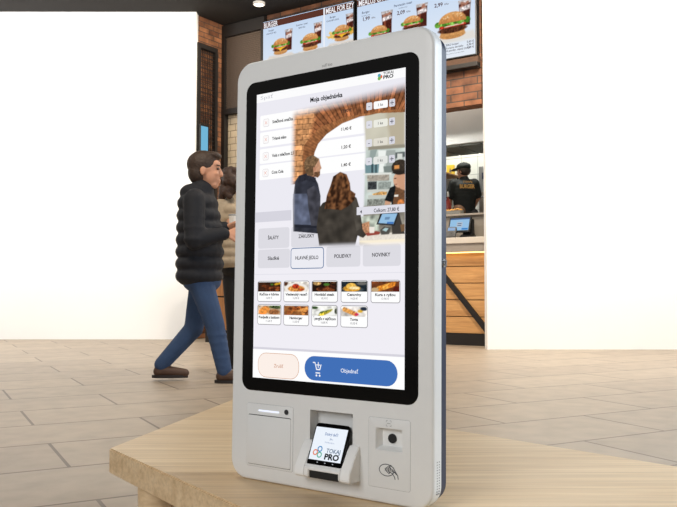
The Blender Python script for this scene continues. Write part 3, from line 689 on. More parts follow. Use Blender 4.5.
dsp=UI(); dsp.shape([(-.1636,V0-.163),(.1636,V0-.163),(.1636,V0+.3714),(-.1636,V0+.3714)],-.0018,(236,235,243))
S_=lambda u,v:(u/1000,V0+v/1000)
def R_(ui,l,r,b,t,rad,y,col,border=None,bw=.001): ui.rr(l/1000,r/1000,V0+b/1000,V0+t/1000,rad/1000,y,col,border,bw)
def T_(ui,s,x,v,h,y,col,align='CENTER',bold=.01,w=None): ui.text(s,x/1000,V0+v/1000,h/1000,y,col,align,bold,None if w is None else w/1000)
def Q_(ui,l,r,b,t,y,col): ui.shape([S_(l,b),S_(r,b),S_(r,t),S_(l,t)],y,col)
Q_(dsp,-163.6,163.6,-163,-110,-.0020,(255,255,255)); Q_(dsp,-163.6,163.6,-110.5,-106,-.0019,(214,212,222)); Q_(dsp,-163.6,163.6,28.2,29.4,-.0019,(226,225,234))
Q_(dsp,-163.6,163.6,-106,127,-.00185,(240,238,245))
D=dsp.build('display',ki); D['label']='large lit touch screen'
hb=UI(); Q_(hb,-163.6,163.6,355.2,371.4,-.0020,(252,252,253)); T_(hb,'Späť',-154,364,7,-.0022,(196,196,204),'LEFT',0,w=30)
for i,c in enumerate(((226,110,70),(90,170,190),(120,180,90))): hb.shape([S_(113+3.2*math.cos(6.28*k/14)+2*math.cos(2.1*i),363+3.2*math.sin(6.28*k/14)+3*math.sin(2.1*i)) for k in range(14)],-.0022-.0001*i,c)
T_(hb,'TOKAJ',130,368,4.6,-.0022,(40,40,44),bold=.02,w=20); T_(hb,'PRO',130,361.3,6,-.0022,(24,24,28),bold=.035,w=20)
hb.build('header_bar',D)
tt=UI(); T_(tt,'Moja objednávka',0,344,8.6,-.0021,(20,20,26),bold=.03,w=71); tt.build('title_lettering',D)
rows=[('Sviečková omáčka','17,80 €',329.5,300.5,314.8),('Trhané mäso','11,40 €',297.2,269.5,283),('Voda s mliečkom 2,5','1,20 €',265.6,237.5,251),('Coca Cola','1,40 €',235,206.6,219.5)]
for n,(a,pr,t_,b_,c) in enumerate(rows):
    r=UI(); R_(r,-154.3,154.3,b_,t_,3,-.0020,(255,255,255))
    R_(r,-146.5,-132.5,c-7.5,c+7.5,3,-.0021,(252,250,250),(206,202,206),.0007)
    for s in (1,-1): r.shape([S_(-139.5+dx,c+dy) for dx,dy in ((-3,-3*s-.4),(-3,-3*s+.4),(3,3*s+.4),(3,3*s-.4))][::1],-.0024,(226,120,80))
    T_(r,a,-124,c,5.8,-.0023,(30,30,36),'LEFT',.03,w=(49,34,52,28)[n])
    r.build('order_row',D)
# photograph of diners at the counter, faded into the page
PXm=1/1000
p=Pic(-.0845,.1636,V0+.072,V0+.357,.0011,(236,235,243),0)
def SP(*q): return q
def pp(P,col,soft=None,var=0,k=1): p.poly([(a/1000,V0+b/1000) for a,b in P],col,(soft or 1.1)/1000,var,k)
def pe(c,rx,ry,col,rot=0,soft=None,var=0,k=1): p.ell(c[0]/1000,V0+c[1]/1000,rx/1000,ry/1000,col,rot,(soft or 1.1)/1000,var,k)
# --- kitchen seen through the arch
pp([(80.1,306.6),(164,306.7),(164.1,230.8),(84.7,239.7)],(208,204,186),soft=6,var=.02,k=8)
pp([(124.8,302.1),(164,301.6),(164.1,237.6),(136.9,239)],(186,176,154),soft=8)
pp([(84.7,243.2),(164.1,240.1),(164.4,122.3),(81.3,127.6)],(194,204,198),soft=5,var=.05,k=5)
pp([(90.8,245.1),(164.1,241.8),(164.1,235.9),(90.8,239)],(150,144,128),soft=2)
pp([(125.1,235.2),(144.8,233.8),(146.8,207.4),(127.2,204.3)],(164,172,168),soft=1.5)
pp([(144.8,229.6),(164.1,229.2),(164.2,220.8),(144.8,219.5)],(96,104,104),soft=1.5); pp([(148.7,227.5),(158.4,226.4),(158.4,213),(148.7,214)],(216,220,214))
pp([(94.9,238.6),(109.1,238.7),(101.1,215.5),(93,216.3)],(150,164,160),soft=1.5); pp([(111.1,236.8),(127.1,235),(121.3,198.1),(111.3,199)],(238,242,238),soft=2)
pp([(83.8,215.5),(113.2,215.1),(111.3,197.3),(84.9,198.9)],(116,146,152),soft=2); pp([(97.1,214.2),(101.1,213.7),(101.2,198.2),(97.2,198.6)],(60,80,86)); pp([(105.2,215),(108.2,214.7),(108.3,197.6),(105.3,197.9)],(60,80,86))
pp([(121.2,208.3),(141,208),(142.9,196),(123.3,197.9)],(126,136,132)); pp([(80.8,199.8),(137.1,196.5),(137.1,192.5),(80.8,196.7)],(226,228,222))
pp([(89,195.9),(133.2,193.5),(133.2,183.4),(89.1,185.6)],(166,158,146),var=.06); pp([(90.1,184.6),(108.4,183.9),(108.4,170.2),(90.2,170.8)],(62,66,68),var=.1); pp([(111.4,181.9),(137.1,181.3),(135.2,164.6),(111.5,164.8)],(150,158,152),var=.06)
pp([(89.2,170.9),(137.2,168.6),(137.2,164.4),(89.2,166.6)],(206,208,200)); pp([(99.4,163),(117.4,166),(129.3,164.4),(127.4,159.3),(101.4,160.5)],(206,158,96),var=.14)
pp([(91.3,161.3),(133.3,159),(133.3,153.6),(91.3,156.1)],(196,200,192)); pp([(89.3,154.5),(129.4,153.2),(129.4,138),(89.4,139.1)],(134,138,130),var=.1)
# --- worker at the till
pp([(143,177.4),(164.2,180.6),(164.4,97.4),(139.4,98.7),(135.4,129.2)],(34,34,34),var=.1); pp([(146.9,174.6),(135.2,171.3),(126.4,155.1),(124.5,149.3),(137.3,145.9),(143.1,155.5)],(26,28,30),var=.1)
pp([(125.4,150.1),(136.3,146.8),(133.4,137.7),(123.5,138.4)],(206,158,128)); pp([(145.9,172.1),(152.7,174.9),(164.3,160.5),(164.4,97.4),(138.4,98.7),(141.1,148.9)],(112,78,54),var=.08)
pe((153.1,183.3),12,13.5,(214,166,136)); pp([(150.8,175.1),(164.2,180.6),(164.3,163.9),(154.7,168)],(204,154,124)); pe((157.1,184.6),9.5,12,(206,156,126))
pe((153.6,204.2),16,13,(58,50,42),var=.08); pp([(138.1,195.4),(146.8,199),(164.2,196.5),(164.2,191.8),(146.8,192.9)],(44,38,34))
pp([(142.9,207.8),(152.6,207.8),(152.6,201.8),(142.9,201.7)],(222,150,84)); pp([(143.1,158.6),(150.8,158.3),(150.8,154.9),(143.1,155.2)],(236,230,220)); pe((155.7,144.2),6.5,6,(214,130,70),var=.1)
pp([(143,186.7),(146.9,186.8),(146.9,185.2),(143,185.2)],(70,46,36)); pp([(144,176.3),(148.8,176.6),(148.8,175.2),(144,175.3)],(150,90,76))
# --- counter, till, tray
pp([(81.2,143.1),(164.3,142.2),(164.4,87.4),(81.5,88)],(146,140,128),soft=3,var=.08,k=4)
pp([(77.2,126.1),(113.6,127.2),(113.8,96.7),(77.4,96.8)],(178,186,172),soft=3,var=.12,k=3); pp([(75.2,112.4),(93.6,116.5),(95.7,94.2),(79.4,93.3)],(190,138,104),soft=2,var=.1)
pp([(73.3,92.7),(164.4,96.5),(164.4,82.5),(73.3,83.2)],(232,224,212),soft=1.5,var=.02); pp([(73.3,84.1),(164.4,84.1),(164.5,64.3),(73.4,67.7)],(252,240,214),soft=2)
pp([(85.6,96.4),(107.8,99.5),(115.8,97.4),(113.8,93.3),(89.7,91.7)],(150,70,60)); pp([(93.6,107.1),(104.7,106.5),(103.8,96.3),(94.7,96.4)],(240,232,222))
pp([(137.3,122.3),(152.8,128),(160.6,100.9),(164.4,92.4),(139.4,92.8)],(66,62,58)); pp([(154.8,107.9),(164.4,109),(164.4,97.4),(156.8,96.1)],(120,92,66))
pp([(117.2,130.7),(152.8,130.2),(144.4,106.8),(108.1,110.5)],(42,42,44)); pp([(119.6,127.8),(149.4,127.2),(141.7,109.6),(112.1,112.7)],(150,192,226)); pp([(125.6,122.2),(135.4,122.1),(133.4,117.5),(124.4,117.7)],(108,142,176)); pp([(129.5,113.7),(142.4,113.3),(141.3,110),(128.8,111)],(62,116,190))
pp([(115.7,100.8),(123.6,106.6),(136.4,104.2),(133.5,93),(117.8,92.7)],(82,80,76)); pp([(119.7,100.4),(125.6,104.1),(132.3,102.8),(127.6,97.6)],(176,204,206))
# --- brickwork of the arch
front=[(-49,199.7),(-50.5,243.8),(-49.1,260.2),(-41.2,268.5),(-32.2,275.8),(-21,285.2),(-7.7,292.8),(7.8,295.1),(37.7,301.9),(81.2,303.3),(122.8,303.4),(164,301.1)]
inner=[(164,295.7),(112.8,300.6),(71.9,299),(36,291.9),(16.6,283.2),(2,276.5),(-16.2,261.3),(-23.7,247.1),(-26.7,234),(-23.3,193.7)]
outer=[(163.9,355.9),(29.1,346.1),(-88.6,330.3),(-86.5,191.9)]
bx=p.X*1000; by=(p.Y-V0)*1000
cx,cy=(97.2,193.5); ang=np.arctan2(by-cy,bx-cx)
sold=np.floor(ang*17); fr=ang*17-sold; rb_=np.random.default_rng(3).uniform(-1,1,400)
rad_col=np.array((150,94,60))[None,None]*(1+.22*rb_[(sold.astype(int))%400])[...,None]
rad_col=rad_col*np.where((fr<.1)|(fr>.92),.55,1)[...,None]*(1+.10*p.noise(2))[...,None]
row=np.floor((by+.06*bx)/9.6); fb=(by+.06*bx)/9.6-row; cb=np.floor(bx/26+.5*(row%2)); fc=bx/26+.5*(row%2)-cb
hor_col=np.array((204,146,98))[None,None]*(1+.14*rb_[((row*13+cb*7).astype(int))%400])[...,None]
hor_col=hor_col*np.where((fb<.14)|(fc<.05),.62,1)[...,None]*(1+.08*p.noise(2))[...,None]
p.put(p.m_poly([(a/1000,V0+b/1000) for a,b in outer+inner[::-1]],.0011),(140,90,58))
mk=p.m_poly([(a/1000,V0+b/1000) for a,b in outer+front],.0011)
leftness=np.clip((-38+.25*(by-260)-bx)/10+.5,0,1)[...,None]
p.put(mk,rad_col*(1-leftness)+hor_col*leftness)
rev=p.m_poly([(a/1000,V0+b/1000) for a,b in front[::1]+inner],.0011)
dk=np.clip((by-200)/130,0,1)[...,None]
p.put(rev,(np.array((128,82,54))*(1-dk)+np.array((176,116,72))*dk)*np.where((np.floor(ang*60)%2<.5),1,.88)[...,None],var=.08,k=2)
# --- the man in the hooded jacket
pp([(-67.9,197.7),(-58.8,207.9),(-40.4,209.8),(-22.3,200.9),(-15.4,189.5),(-9.6,167.4),(-10.2,120.9),(-13.3,99.6),(-71.3,106.1),(-73.2,165)],(52,54,64),var=.08,k=3)
pp([(-72.7,175.1),(-41.1,173.5),(-33,154.7),(-30.2,114.8),(-69.1,115.2)],(92,99,120),var=.07,k=3); pp([(-70.3,119.2),(-12.4,114.7),(-13.4,109.4),(-69,113.7)],(38,40,50))
pp([(-40.1,180.7),(-24.3,186.6),(-10.7,167.5),(-10.2,113.7),(-30.2,114.8),(-37.5,151.4)],(66,66,74),var=.09,k=3); pp([(-58.7,206),(-38.2,211.5),(-20,199.8),(-22.2,191.8),(-42.6,198.2),(-60.9,193.4)],(44,45,54),var=.06)
pp([(-41.7,220.9),(-18,218.6),(-17.8,200.5),(-40.4,207.1)],(184,132,102)); pe((-30.6,223.5),16.5,18.5,(104,80,58),var=.1,k=2)
pp([(-22.6,233.6),(-13.7,235.3),(-10.5,223.3),(-7.7,216.5),(-10.8,214.3),(-11.2,205.3),(-16.5,200.4),(-25.4,203.9),(-27,219.5)],(198,150,120),var=.03); pp([(-24.6,211.1),(-11.5,211.4),(-11.2,204.4),(-16.4,200),(-25.4,204.1)],(112,80,58),var=.08)
pe((-23.8,216.8),3,4.6,(186,132,104)); pp([(-47.6,230.7),(-40.8,240),(-25,241.1),(-13.7,234.4),(-19,226.6),(-24.7,219.2),(-30.4,223.4),(-45.1,215.8)],(120,94,68),var=.12,k=1)
# --- the woman with long hair
pp([(9.1,158.8),(26.4,164.6),(56.1,165.8),(67.7,158.8),(75,138.3),(80.4,103.5),(87.6,93.7),(81.5,88.9),(70.2,92.8),(65.1,75),(-12,78.1),(-17.9,110.6),(-12.7,146.1),(-5.1,154.5)],(66,61,55),var=.09,k=4)
pp([(56.2,162.3),(64.5,158.1),(73,136.7),(77.3,105.4),(67,100.8),(61.6,130.5)],(80,75,68),var=.08,k=3)
pp([(11.5,183.6),(17.4,199.9),(32.5,206.9),(46.4,201.2),(53.5,185.2),(55,172.9),(65.5,165.9),(62.5,154.8),(50,145.3),(35.2,139.3),(15.8,142.3),(-0.6,143.5),(3.6,166.4)],(94,62,40),var=.22,k=2)
hx,hy=(33.6,202.9); lx2,ly2=(32.0,143.0)
hm=p.m_poly([(a/1000,V0+b/1000) for a,b in [(11.5,183.6),(17.4,199.9),(32.5,206.9),(46.4,201.2),(53.5,185.2),(55,172.9),(65.5,165.9),(62.5,154.8),(50,145.3),(35.2,139.3),(15.8,142.3),(-0.6,143.5),(3.6,166.4)]],.002)
sx=(bx-hx)/(8+.28*(hy-by).clip(0,200)+6); wv=np.sin(sx*9+p.noise(3)*.9+np.sin(by*.12)*.8)
tone=np.clip(.5+.35*wv+.25*p.noise(2),0,1)[...,None]
p.put(hm,np.array((50,31,21))*(1-tone)+np.array((132,88,56))*tone)
pe((30.5,69.4),54,11,(96,94,94),soft=11)
# --- fade to nothing at the rim
A=p.C[...,3]
def fade(d,w): 
    t_=np.clip(d/w+.0,0,1); return t_*t_*(3-2*t_)
lx_=(-80.8,202.5)[0]; A*=fade(bx-lx_,15)
tl_,tr_=(-79.1,332.7),(163.9,349.9); ty=tl_[1]+(tr_[1]-tl_[1])*(bx-tl_[0])/(tr_[0]-tl_[0]); A*=fade(ty-by,22)
bl_=(10.0,71.9)[1]; A*=fade(by-bl_,12)
p.C[...,3]=A
u=UI(); u.pic(p,-.0027); ph=u.build('diner_photo',D); ph['label']='faded picture of two diners before a brick arch'
# prices and quantity keys over the picture
for n,(a,pr,t_,b_,c) in enumerate(rows):
    r=UI(); T_(r,pr,45,c-1,5.6,-.0030,(60,52,50),bold=.025,w=22 if n<2 else 20); r.build('price_lettering',D)
    r=UI(); R_(r,86.5,98.5,c-6.5,c+6.5,2.4,-.0030,(222,222,230)); T_(r,'–',92.5,c,5,-.0032,(70,70,86),bold=.03); r.build('minus_key',D)
    r=UI(); R_(r,101.5,129.8,c-6.5,c+6.5,2.4,-.0030,((255,255,255),(236,236,226),(226,222,210),(228,230,226))[n]); T_(r,'1 ks',115.5,c,5,-.0032,(60,60,66),bold=.01); r.build('quantity_field',D)
    r=UI(); R_(r,132.4,144,c-6.5,c+6.5,2.4,-.0030,(216,216,226)); r.shape([S_(137.6,c-3.6),S_(138.8,c-3.6),S_(138.8,c+3.6),S_(137.6,c+3.6)],-.0032,(60,60,76)); r.shape([S_(134.6,c-.6),S_(141.8,c-.6),S_(141.8,c+.6),S_(134.6,c+.6)],-.0033,(60,60,76)); r.build('plus_key',D)
tot=UI(); Q_(tot,-163.6,-76,127,146,-.0021,(214,213,223)); tot.build('divider_band',D)
tot=UI(); Q_(tot,68,163.6,128.5,142,-.0029,(224,223,232)); T_(tot,'4',77,134,6,-.0031,(40,40,48),bold=.015); T_(tot,'Celkom: 27,80 €',128,134.5,6.4,-.0031,(44,44,52),bold=.014,w=50)
tot.build('total_bar',D)
cats=[('ŠALÁTY',-155,-80.2,77,115),('ZÁKUSKY',-76,-5,77,115),('',-1,75.6,77,115),('',80.6,156,79,115),('Sladké',-155,-78.5,40.5,75.3),('HLAVNÉ JEDLO',-76.6,-1.6,38,76),('POLIEVKY',3.5,75.7,40,76),('NOVINKY',80.6,155.6,39.8,77)]
for n,(a,l,r_,b_,t_) in enumerate(cats):
    if n in (2,3): continue
    r=UI()
    lay=-.0020
    if n==5: R_(r,l,r_,b_,t_,6,lay,(236,236,243),(66,104,150),.0014)
    else: R_(r,l,r_,b_,t_,5,lay,(221,220,227))
    T_(r,a,(l+r_)/2,(b_+t_)/2+1,6.6,-.0029,(20,20,26),bold=.016,w={0:26,1:36,4:27,5:52,6:36,7:36}[n])
    o=r.build('category_button',D)
    if n==5: o['label']='blue outlined selected button'
# food cards
def food(kind,l,r_,b_,t_):
    q=Pic(l/1000,r_/1000,V0+b_/1000,V0+t_/1000,.0012,(58,40,28)); w=(r_-l)/1000; h=(t_-b_)/1000; x=lambda a:l/1000+w*a; y=lambda a:V0+b_/1000+h*a
    q.put(np.ones(q.X.shape),{0:(60,36,24),1:(222,214,204),2:(40,26,20),3:(34,44,52),4:(110,60,34),5:(206,180,150),6:(150,96,52),7:(228,228,222),8:(232,226,220)}[kind],var=.10,k=2)
    if kind==0:
        for i in range(16): q.ell(x(random.uniform(.2,.9)),y(random.uniform(.1,.6)),w*.10,h*.12,random.choice([(120,60,30),(150,84,44),(84,40,22),(64,30,18)]),var=.15)
        for i in range(5): q.ell(x(random.uniform(.55,1)),y(random.uniform(.75,1)),w*.06,h*.1,(206,160,40))
        q.ell(x(.62),y(.75),w*.07,h*.1,(70,110,40))
    elif kind==1:
        q.ell(x(.5),y(.35),w*.46,h*.55,(242,238,232)); q.ell(x(.5),y(.3),w*.34,h*.35,(206,140,70),var=.2); q.ell(x(.48),y(.55),w*.14,h*.26,(168,52,30),var=.2); q.ell(x(.7),y(.2),w*.12,h*.12,(180,72,36),var=.2); q.ell(x(.05),y(.9),w*.1,h*.3,(90,56,38))
    elif kind==2:
        for i in range(14): q.ell(x(random.uniform(.3,.95)),y(random.uniform(.1,.55)),w*.13,h*.15,random.choice([(110,58,32),(84,42,24),(60,30,20),(134,72,40)]),var=.15)
        q.ell(x(.2),y(.85),w*.16,h*.2,(200,160,100),var=.2); q.ell(x(.58),y(.72),w*.12,h*.14,(74,120,48)); q.ell(x(.85),y(.9),w*.1,h*.1,(96,62,40))
    elif kind==3:
        q.ell(x(.45),y(.2),w*.42,h*.26,(70,80,88)); q.ell(x(.4),y(.3),w*.34,h*.3,(222,160,56),var=.12); q.ell(x(.38),y(.55),w*.2,h*.3,(240,190,86),var=.1); q.ell(x(.5),y(.36),w*.2,h*.14,(246,224,170),var=.06); q.ell(x(.8),y(.8),w*.2,h*.16,(110,108,104))
    elif kind==4:
        for i in range(9): q.ell(x(.25+.065*i),y(.28+.05*i),w*.13,h*.22,random.choice([(226,152,58),(206,124,42),(240,178,80)]),rot=.5,var=.15)
        q.ell(x(.12),y(.2),w*.14,h*.2,(196,170,130)); q.ell(x(.9),y(.2),w*.12,h*.3,(90,30,22))
    elif kind==5:
        q.ell(x(.28),y(.45),w*.24,h*.42,(224,130,52),rot=.3,var=.2); q.ell(x(.7),y(.3),w*.26,h*.3,(160,104,64),var=.15)
        for i in range(6): q.poly([(x(.1+.07*i),y(.2)),(x(.13+.07*i),y(.2)),(x(.2+.07*i),y(.8)),(x(.17+.07*i),y(.8))],(240,170,90))
        q.ell(x(.8),y(.85),w*.3,h*.2,(70,84,50),var=.3)
    elif kind==6:
        for i in range(22): q.ell(x(random.uniform(0,1)),y(random.uniform(0,1)),w*.09,h*.14,random.choice([(190,110,50),(140,74,38),(214,140,70),(84,44,26)]),var=.2)
        q.poly([(x(.5),y(.5)),(x(1),y(.9)),(x(1),y(.6)),(x(.6),y(.4))],(224,156,84),var=.1)
    elif kind==7:
        q.ell(x(.55),y(.3),w*.42,h*.3,(246,246,242)); q.ell(x(.52),y(.3),w*.3,h*.18,(196,176,60),rot=.35,var=.25)
        for i in range(6): q.ell(x(.35+.08*i),y(.35+.05*i),w*.07,h*.07,random.choice([(84,104,40),(60,80,34),(150,150,60)]),rot=.5)
        q.ell(x(.1),y(.85),w*.14,h*.16,(60,84,50)); q.ell(x(.98),y(.5),w*.08,h*.3,(70,76,60))
    else:
        for i in range(7): q.ell(x(.12+.075*i),y(.72-.08*i),w*.07,h*.24,random.choice([(226,160,84),(240,196,140),(206,128,70)]),rot=-.5,var=.12)
        q.ell(x(.6),y(.22),w*.08,h*.14,(206,52,92)); q.ell(x(.74),y(.55),w*.1,h*.16,(226,178,60)); q.ell(x(.88),y(.8),w*.13,h*.2,(40,50,66))
    return q
fc=[('Kačica v kôrke','16,50 €',-155,-97.5),('Viedenský rezeň','15,90 €',-92.2,-33.1),('Hovädzí steak','18,50 €',-28,29.3),('Cestoviny','14,20 €',35.6,91.7),('Kura s ryžou','13,90 €',97.2,155.2),('Predjedlá s batátom','11,20 €',-154.6,-97),('Hamburger','12,50 €',-91.8,-33.1),('Špargľa s vajíčkom','16,80 €',-27.7,29.4),('Torta','10,20 €',35.3,91.7)]
for n,(a,pr,l,r_) in enumerate(fc):
    t_,b_=(16.6,-22.1) if n<5 else (-26.7,-64.6)
    r=UI(); R_(r,l,r_,b_,t_,5,-.0020,(255,255,255),(146,144,150),.0012)
    r.pic(food(n,l+1.6,r_-1.6,b_+19,t_-2.2),-.0024)
    T_(r,a,(l+r_)/2,b_+14.2,4.6,-.0024,(30,30,34),bold=.03,w=min(r_-l-8,3.3*len(a))); T_(r,pr,(l+r_)/2,b_+7.4,3.6,-.0024,(110,110,116),bold=.005)
    r.build('food_card',D)
cb=UI(); R_(cb,-151,-54.2,-161,-116,19,-.0023,(252,240,232),(206,150,110),.0009); T_(cb,'Zrušiť',-101.5,-138.5,6.4,-.0026,(200,140,104),bold=.006); cb.build('cancel_button',D)['label']='pale outlined button'
ob_=UI(); R_(ob_,-41.8,150.8,-159.6,-116.8,21.3,-.0023,(66,112,184)); T_(ob_,'Objednať',55,-138.5,7,-.0026,(240,244,252),bold=.008)
for P_ in ([(-23,-129),(-19,-129),(-15.5,-141),(-7,-141),(-4,-131),(-6,-131),(-8.5,-139),(-14,-139),(-18,-127),(-23,-127)],[(-17,-145),(-7,-145),(-7,-147),(-17,-147)]): ob_.shape([S_(*q) for q in P_],-.0026,(244,247,252))
for cx_ in (-15,-8): ob_.shape([S_(cx_+1.9*math.cos(k*.52),-150.5+1.9*math.sin(k*.52)) for k in range(12)],-.0026,(244,247,252))
Q_(ob_,-12,-10.4,-137,-127,-.0027,(244,247,252)); Q_(ob_,-15.5,-7,-132.8,-131.2,-.0028,(244,247,252))
ob_.build('order_button',D)['label']='blue rounded order button'

# receipt printer flap
def plate(l,r_,b_,t_,rad,y0,y1,i=.0006):
    bm=bmesh.new(); loft(bm,[[(a,y,b) for a,b in rrect(l/1000+k,r_/1000-k,V0+b_/1000+k,V0+t_/1000-k,rad/1000,5)] for y,k in ((y0,0),(y1+.0004,0),(y1,i))]); return bm
obj('panel_seam',plate(-179.2,-67.1,-326.7,-210.3,4.4,.0006,-.0002),M['seam'],ki)  # both panel joints: the grey stands in for their shadow line
obj('panel_seam',boolean_cut(plate(92.8,174.9,-327.2,-211.8,4.4,.0006,-.0002),boxes((.1075,.1595,-.01,.01,V0-.2655,V0-.2285))),M['seam'],ki)
pr_=obj('printer_panel',plate(-178.5,-67.8,-326,-211,4,.0004,-.0008),M['plate'],ki,smooth=30)
bm=plate(-174,-72,-323,-230.6,3,-.0007,-.0009); obj('seam',bm,M['dark'],pr_)
obj('printer_door',plate(-173.6,-72.4,-321.6,-232.4,3,-.0008,-.0020),M['plate'],pr_,smooth=30)
bm=bmesh.new(); loft(bm,[[(a,y,b) for a,b in rrect(-.149,-.0998,V0-.2245,V0-.2212,.0016,5)] for y in (-.0006,-.0014)]); obj('status_light',bm,M['led'],pr_)
bm=bmesh.new(); cyl(bm,(-.0828,-.0004,V0-.2208),(-.0828,-.0020,V0-.2208),.0046,n=24); obj('button',bm,M['dark'],pr_,smooth=40)

# scanner and contactless panel
sp_=obj('scanner_panel',boolean_cut(plate(93.5,174.2,-326.5,-212.5,4,.0003,-.0006),boxes((.1075,.1595,-.01,.01,V0-.2655,V0-.2285))),M['plate'],ki,smooth=30)
bm=bmesh.new(); cyl(bm,(.1335,.0118,V0-.2462),(.1335,.0095,V0-.2462),.0078,n=28); obj('scanner_lens',bm,M['black'],sp_,smooth=40)
bm=bmesh.new()
def ribbon(bm,pts,w,y=-.0009,closed=False):
    n=len(pts)
    L_=[];R2=[]
    for i,(a,b) in enumerate(pts):
        a0,b0=pts[i-1] if (i or closed) else pts[i]; a1,b1=pts[(i+1)%n] if (i<n-1 or closed) else pts[i]
        dx,dy=a1-a0,b1-b0; q=math.hypot(dx,dy) or 1; L_.append(bm.verts.new(((a-dy/q*w/2)/1000,y,V0+(b+dx/q*w/2)/1000))); R2.append(bm.verts.new(((a+dy/q*w/2)/1000,y,V0+(b-dx/q*w/2)/1000)))
    for i in range(n-(0 if closed else 1)): j=(i+1)%n; bm.faces.new((L_[i],L_[j],R2[j],R2[i]))
for sx in (1,-1):
    for sy in (1,-1): ribbon(bm,[(133.3+sx*2,-220.2+sy*4.6),(133.3+sx*4.6,-220.2+sy*4.6),(133.3+sx*4.6,-220.2+sy*2)],.8)
ribbon(bm,[(130,-220.2),(136.6,-220.2)],.9); obj('scan_mark',bm,M['print_light'],sp_)
bm=bmesh.new(); c0=(131.5,-296.5)
ribbon(bm,[(c0[0]-2+14*math.cos(k*.209),c0[1]+9.5*math.sin(k*.209)) for k in range(4,31)],1.3)
for k,r_ in enumerate((4,7,10,13)): ribbon(bm,[(c0[0]-8+r_*math.cos(a*.14),c0[1]+1+r_*math.sin(a*.14)*.8) for a in range(-5,6)],1.7)
ribbon(bm,[(137,-287.5),(143,-292),(147,-298),(151,-303),(152,-309)],1.4); ribbon(bm,[(136,-299),(141,-301),(145,-306),(146,-310)],1.4); ribbon(bm,[(137,-287.5),(136,-291),(141,-297)],1.4)
for k in range(3): ribbon(bm,[(139+1.7*k,-297+3.2*k),(146+1.3*k,-297-1.6*k-2)],1.1,-.001)
obj('contactless_mark',bm,M['print'],sp_)

# payment terminal in its holder
ph_=Vector((0,.002,V0-.2346)); pb=Vector((0,-.027,V0-.3002)); ax=(ph_-pb).normalized(); nn=Vector((1,0,0)).cross(ax)
nn=nn if nn.y<0 else -nn
uc=.0190
def tp(a,b,d=0): # terminal face coordinates: a across, b along from the middle, d outwards
    m_=(ph_+pb)/2; return Vector((uc+a,0,0))+Vector((0,m_.y,m_.z))+ax*b+nn*d
TL=(ph_-pb).length
hd_=bmesh.new()
side=[(.022,V0-.264),(-.002,V0-.264),(-.010,V0-.272),(-.031,V0-.305),(-.032,V0-.318),(-.028,V0-.3225),(.0,V0-.3225),(.0215,V0-.318)]
for a0,a1 in ((-.0395,-.0180),(.0565,.0765)):
    a0_,a1_=a0,a1; prism(hd_,[(y,z) for y,z in side],a0_,a1_,'x')
prism(hd_,[(-.026,V0-.2985),(-.0325,V0-.3045),(-.0325,V0-.3085),(-.010,V0-.3085),(-.010,V0-.2985)],-.0185,.0570,'x')
for a,b in ((-.0185,-.008),(.0535,.0570)): prism(hd_,[(-.0325,V0-.306),(-.0325,V0-.318),(-.028,V0-.3225),(0,V0-.3225),(0,V0-.306)],a,b,'x')
bmesh.ops.bevel(hd_,geom=hd_.edges[:],offset=.0012,segments=2,affect='EDGES')
ho=obj('terminal_holder',hd_,M['holder'],ki,smooth=40)
obj('notch_shade',boxes((-.0075,.053,-.029,.004,V0-.3215,V0-.3090)),M['black'],ho)  # black block stands in for the shadow inside the open notch
bm=bmesh.new(); ribbon(bm,[(60,-311),(62,-316),(66,-314),(68,-318)],.8,-.0425); bm.free()
bm=bmesh.new(); box(bm,.043,.0465,.0236,.0238,V0-.222,V0-.216); box(bm,.0485,.052,.0236,.0238,V0-.222,V0-.216); box(bm,-.024,.056,.0237,.0239,V0-.2155,V0-.2149); obj('pocket_mark',bm,M['print_light'],ki)
bm=bmesh.new(); out=rrect(-.0365,.0365,-TL/2-.002,TL/2+.002,.007,6); loft(bm,[[tp(a*k,b*k,d) for a,b in out] for d,k in ((-.010,.96),(-.006,1),(-.001,1),(0,.98))])
te=obj('payment_terminal',bm,M['black_glass'],ki,smooth=35); te['label']='black handheld card terminal'
us=UI()
def tu(v): return v
us.shape([(-.0335,-.0268),(.0335,-.0268),(.0335,.0305),(-.0335,.0305)],0,(236,243,252))
us.text('Dobrý deň!',.002,.0195,.0052,-.0002,(70,110,170),bold=.01,width=.027); us.text('30 s',.004,.011,.0032,-.0002,(90,120,170),bold=.008); us.text('Priložte kartu',.002,.005,.0026,-.0002,(130,150,190),bold=.004,width=.02)
for (a,b),c in (((-.0145,-.0075),(70,140,196)),((-.0225,-.014),(226,120,76)),((-.013,-.0175),(80,176,150))):
    for k in range(20):
        t0=6.2832*k/20; t1=6.2832*(k+1)/20
        us.shape([(a+r_*math.cos(t),b+r_*math.sin(t)) for r_,t in ((.0032,t0),(.0052,t0),(.0052,t1),(.0032,t1))],-.0002,c)
us.text('TOKAJ',.0140,-.0085,.0075,-.0002,(60,96,130),bold=.012,width=.029); us.text('PRO',.0135,-.0187,.0100,-.0002,(22,26,34),bold=.04,width=.030)
for a in (-.014,.002,.018): us.shape([(a-.0015,-.0303),(a+.0015,-.0312),(a+.0015,-.0294)],0,(200,204,212))
so=us.build('terminal_screen',te)
Mx=Matrix((Vector((1,0,0)),-nn,ax)).transposed().to_4x4(); Mx.translation=tp(0,0,.0006); so.matrix_local=Mx

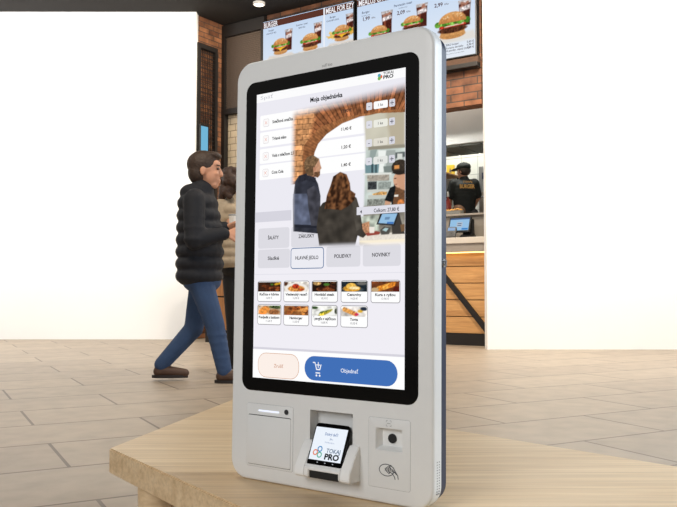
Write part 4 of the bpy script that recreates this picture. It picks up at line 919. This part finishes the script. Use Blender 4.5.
# ------------------------------------------------------------------ light
def area(name,loc,target,size,power,col=(1,1,1),sy=None):
    l=bpy.data.lights.new(name,'AREA'); l.energy=power; l.color=col; l.size=size
    if sy: l.shape='RECTANGLE'; l.size_y=sy
    o=bpy.data.objects.new(name,l); COL.objects.link(o); o.location=loc
    o.rotation_euler=(Vector(target)-Vector(loc)).to_track_quat('-Z','Y').to_euler(); return o
area('kiosk_fill',(-2.6,-1.6,2.4),(0,1.4,.7),2.0,100,(.97,.985,1))  # unseen light added behind the camera to brighten the kiosk front; no window
area('kiosk_side_fill',(3.6,1.6,2.0),(.2,1.4,.7),1.6,150,(.80,.90,1))  # added bluish light for the kiosk's right side; no window stands there
area('wall_wash_left',(-5.2,8.2,4.5),(-5.2,11.3,1.6),3.0,330,(1,.98,.95),1.0)  # added unseen light so the left plaster wall comes out white
area('wall_wash_right',(4.8,6.3,4.5),(4.8,9.4,1.6),3.0,330,(1,.98,.95),1.0)  # its twin, added unseen to whiten the right plaster wall
area('kitchen_fill',onC(-.9,1.5,4.2),onC(-.9,2.0,0),.7,78,(1,.98,.92),.4)  # unseen light added to lift the dark kitchen
area('hood_fill',onC(-.4,.12,3.7),onC(-.4,.55,2.4),.9,13,(1,.97,.9),.15)  # added without a fixture, to lighten the hood front
area('bulkhead_fill',(.6,8.6,4.6),(1.3,9.9,2.9),.5,36,(1,.88,.7))  # unseen area light on the bulkhead brick; no fixture is built
area('people_fill',(-1.6,4.2,4.6),(-1.3,6.6,.8),1.2,170,(1,.88,.72))  # added unseen, lights the people from the front
area('counter_fill',(1.3,7.8,4.4),(1.6,10.0,.6),.8,150,(1,.9,.76))  # extra light added for the counter planks, no lamp hangs there
area('brick_lamp',(-1.35,10.6,4.55),(-1.75,11.3,2.5),.4,24,(1,.86,.66))
w=bpy.data.worlds.new('world'); SC.world=w; w.use_nodes=True; w.node_tree.nodes['Background'].inputs[0].default_value=(1,.97,.93,1); w.node_tree.nodes['Background'].inputs[1].default_value=.28
SC.view_settings.view_transform='Standard'; SC.view_settings.look='None'; SC.view_settings.exposure=0; SC.view_settings.gamma=1; SC.view_settings.use_curve_mapping=False
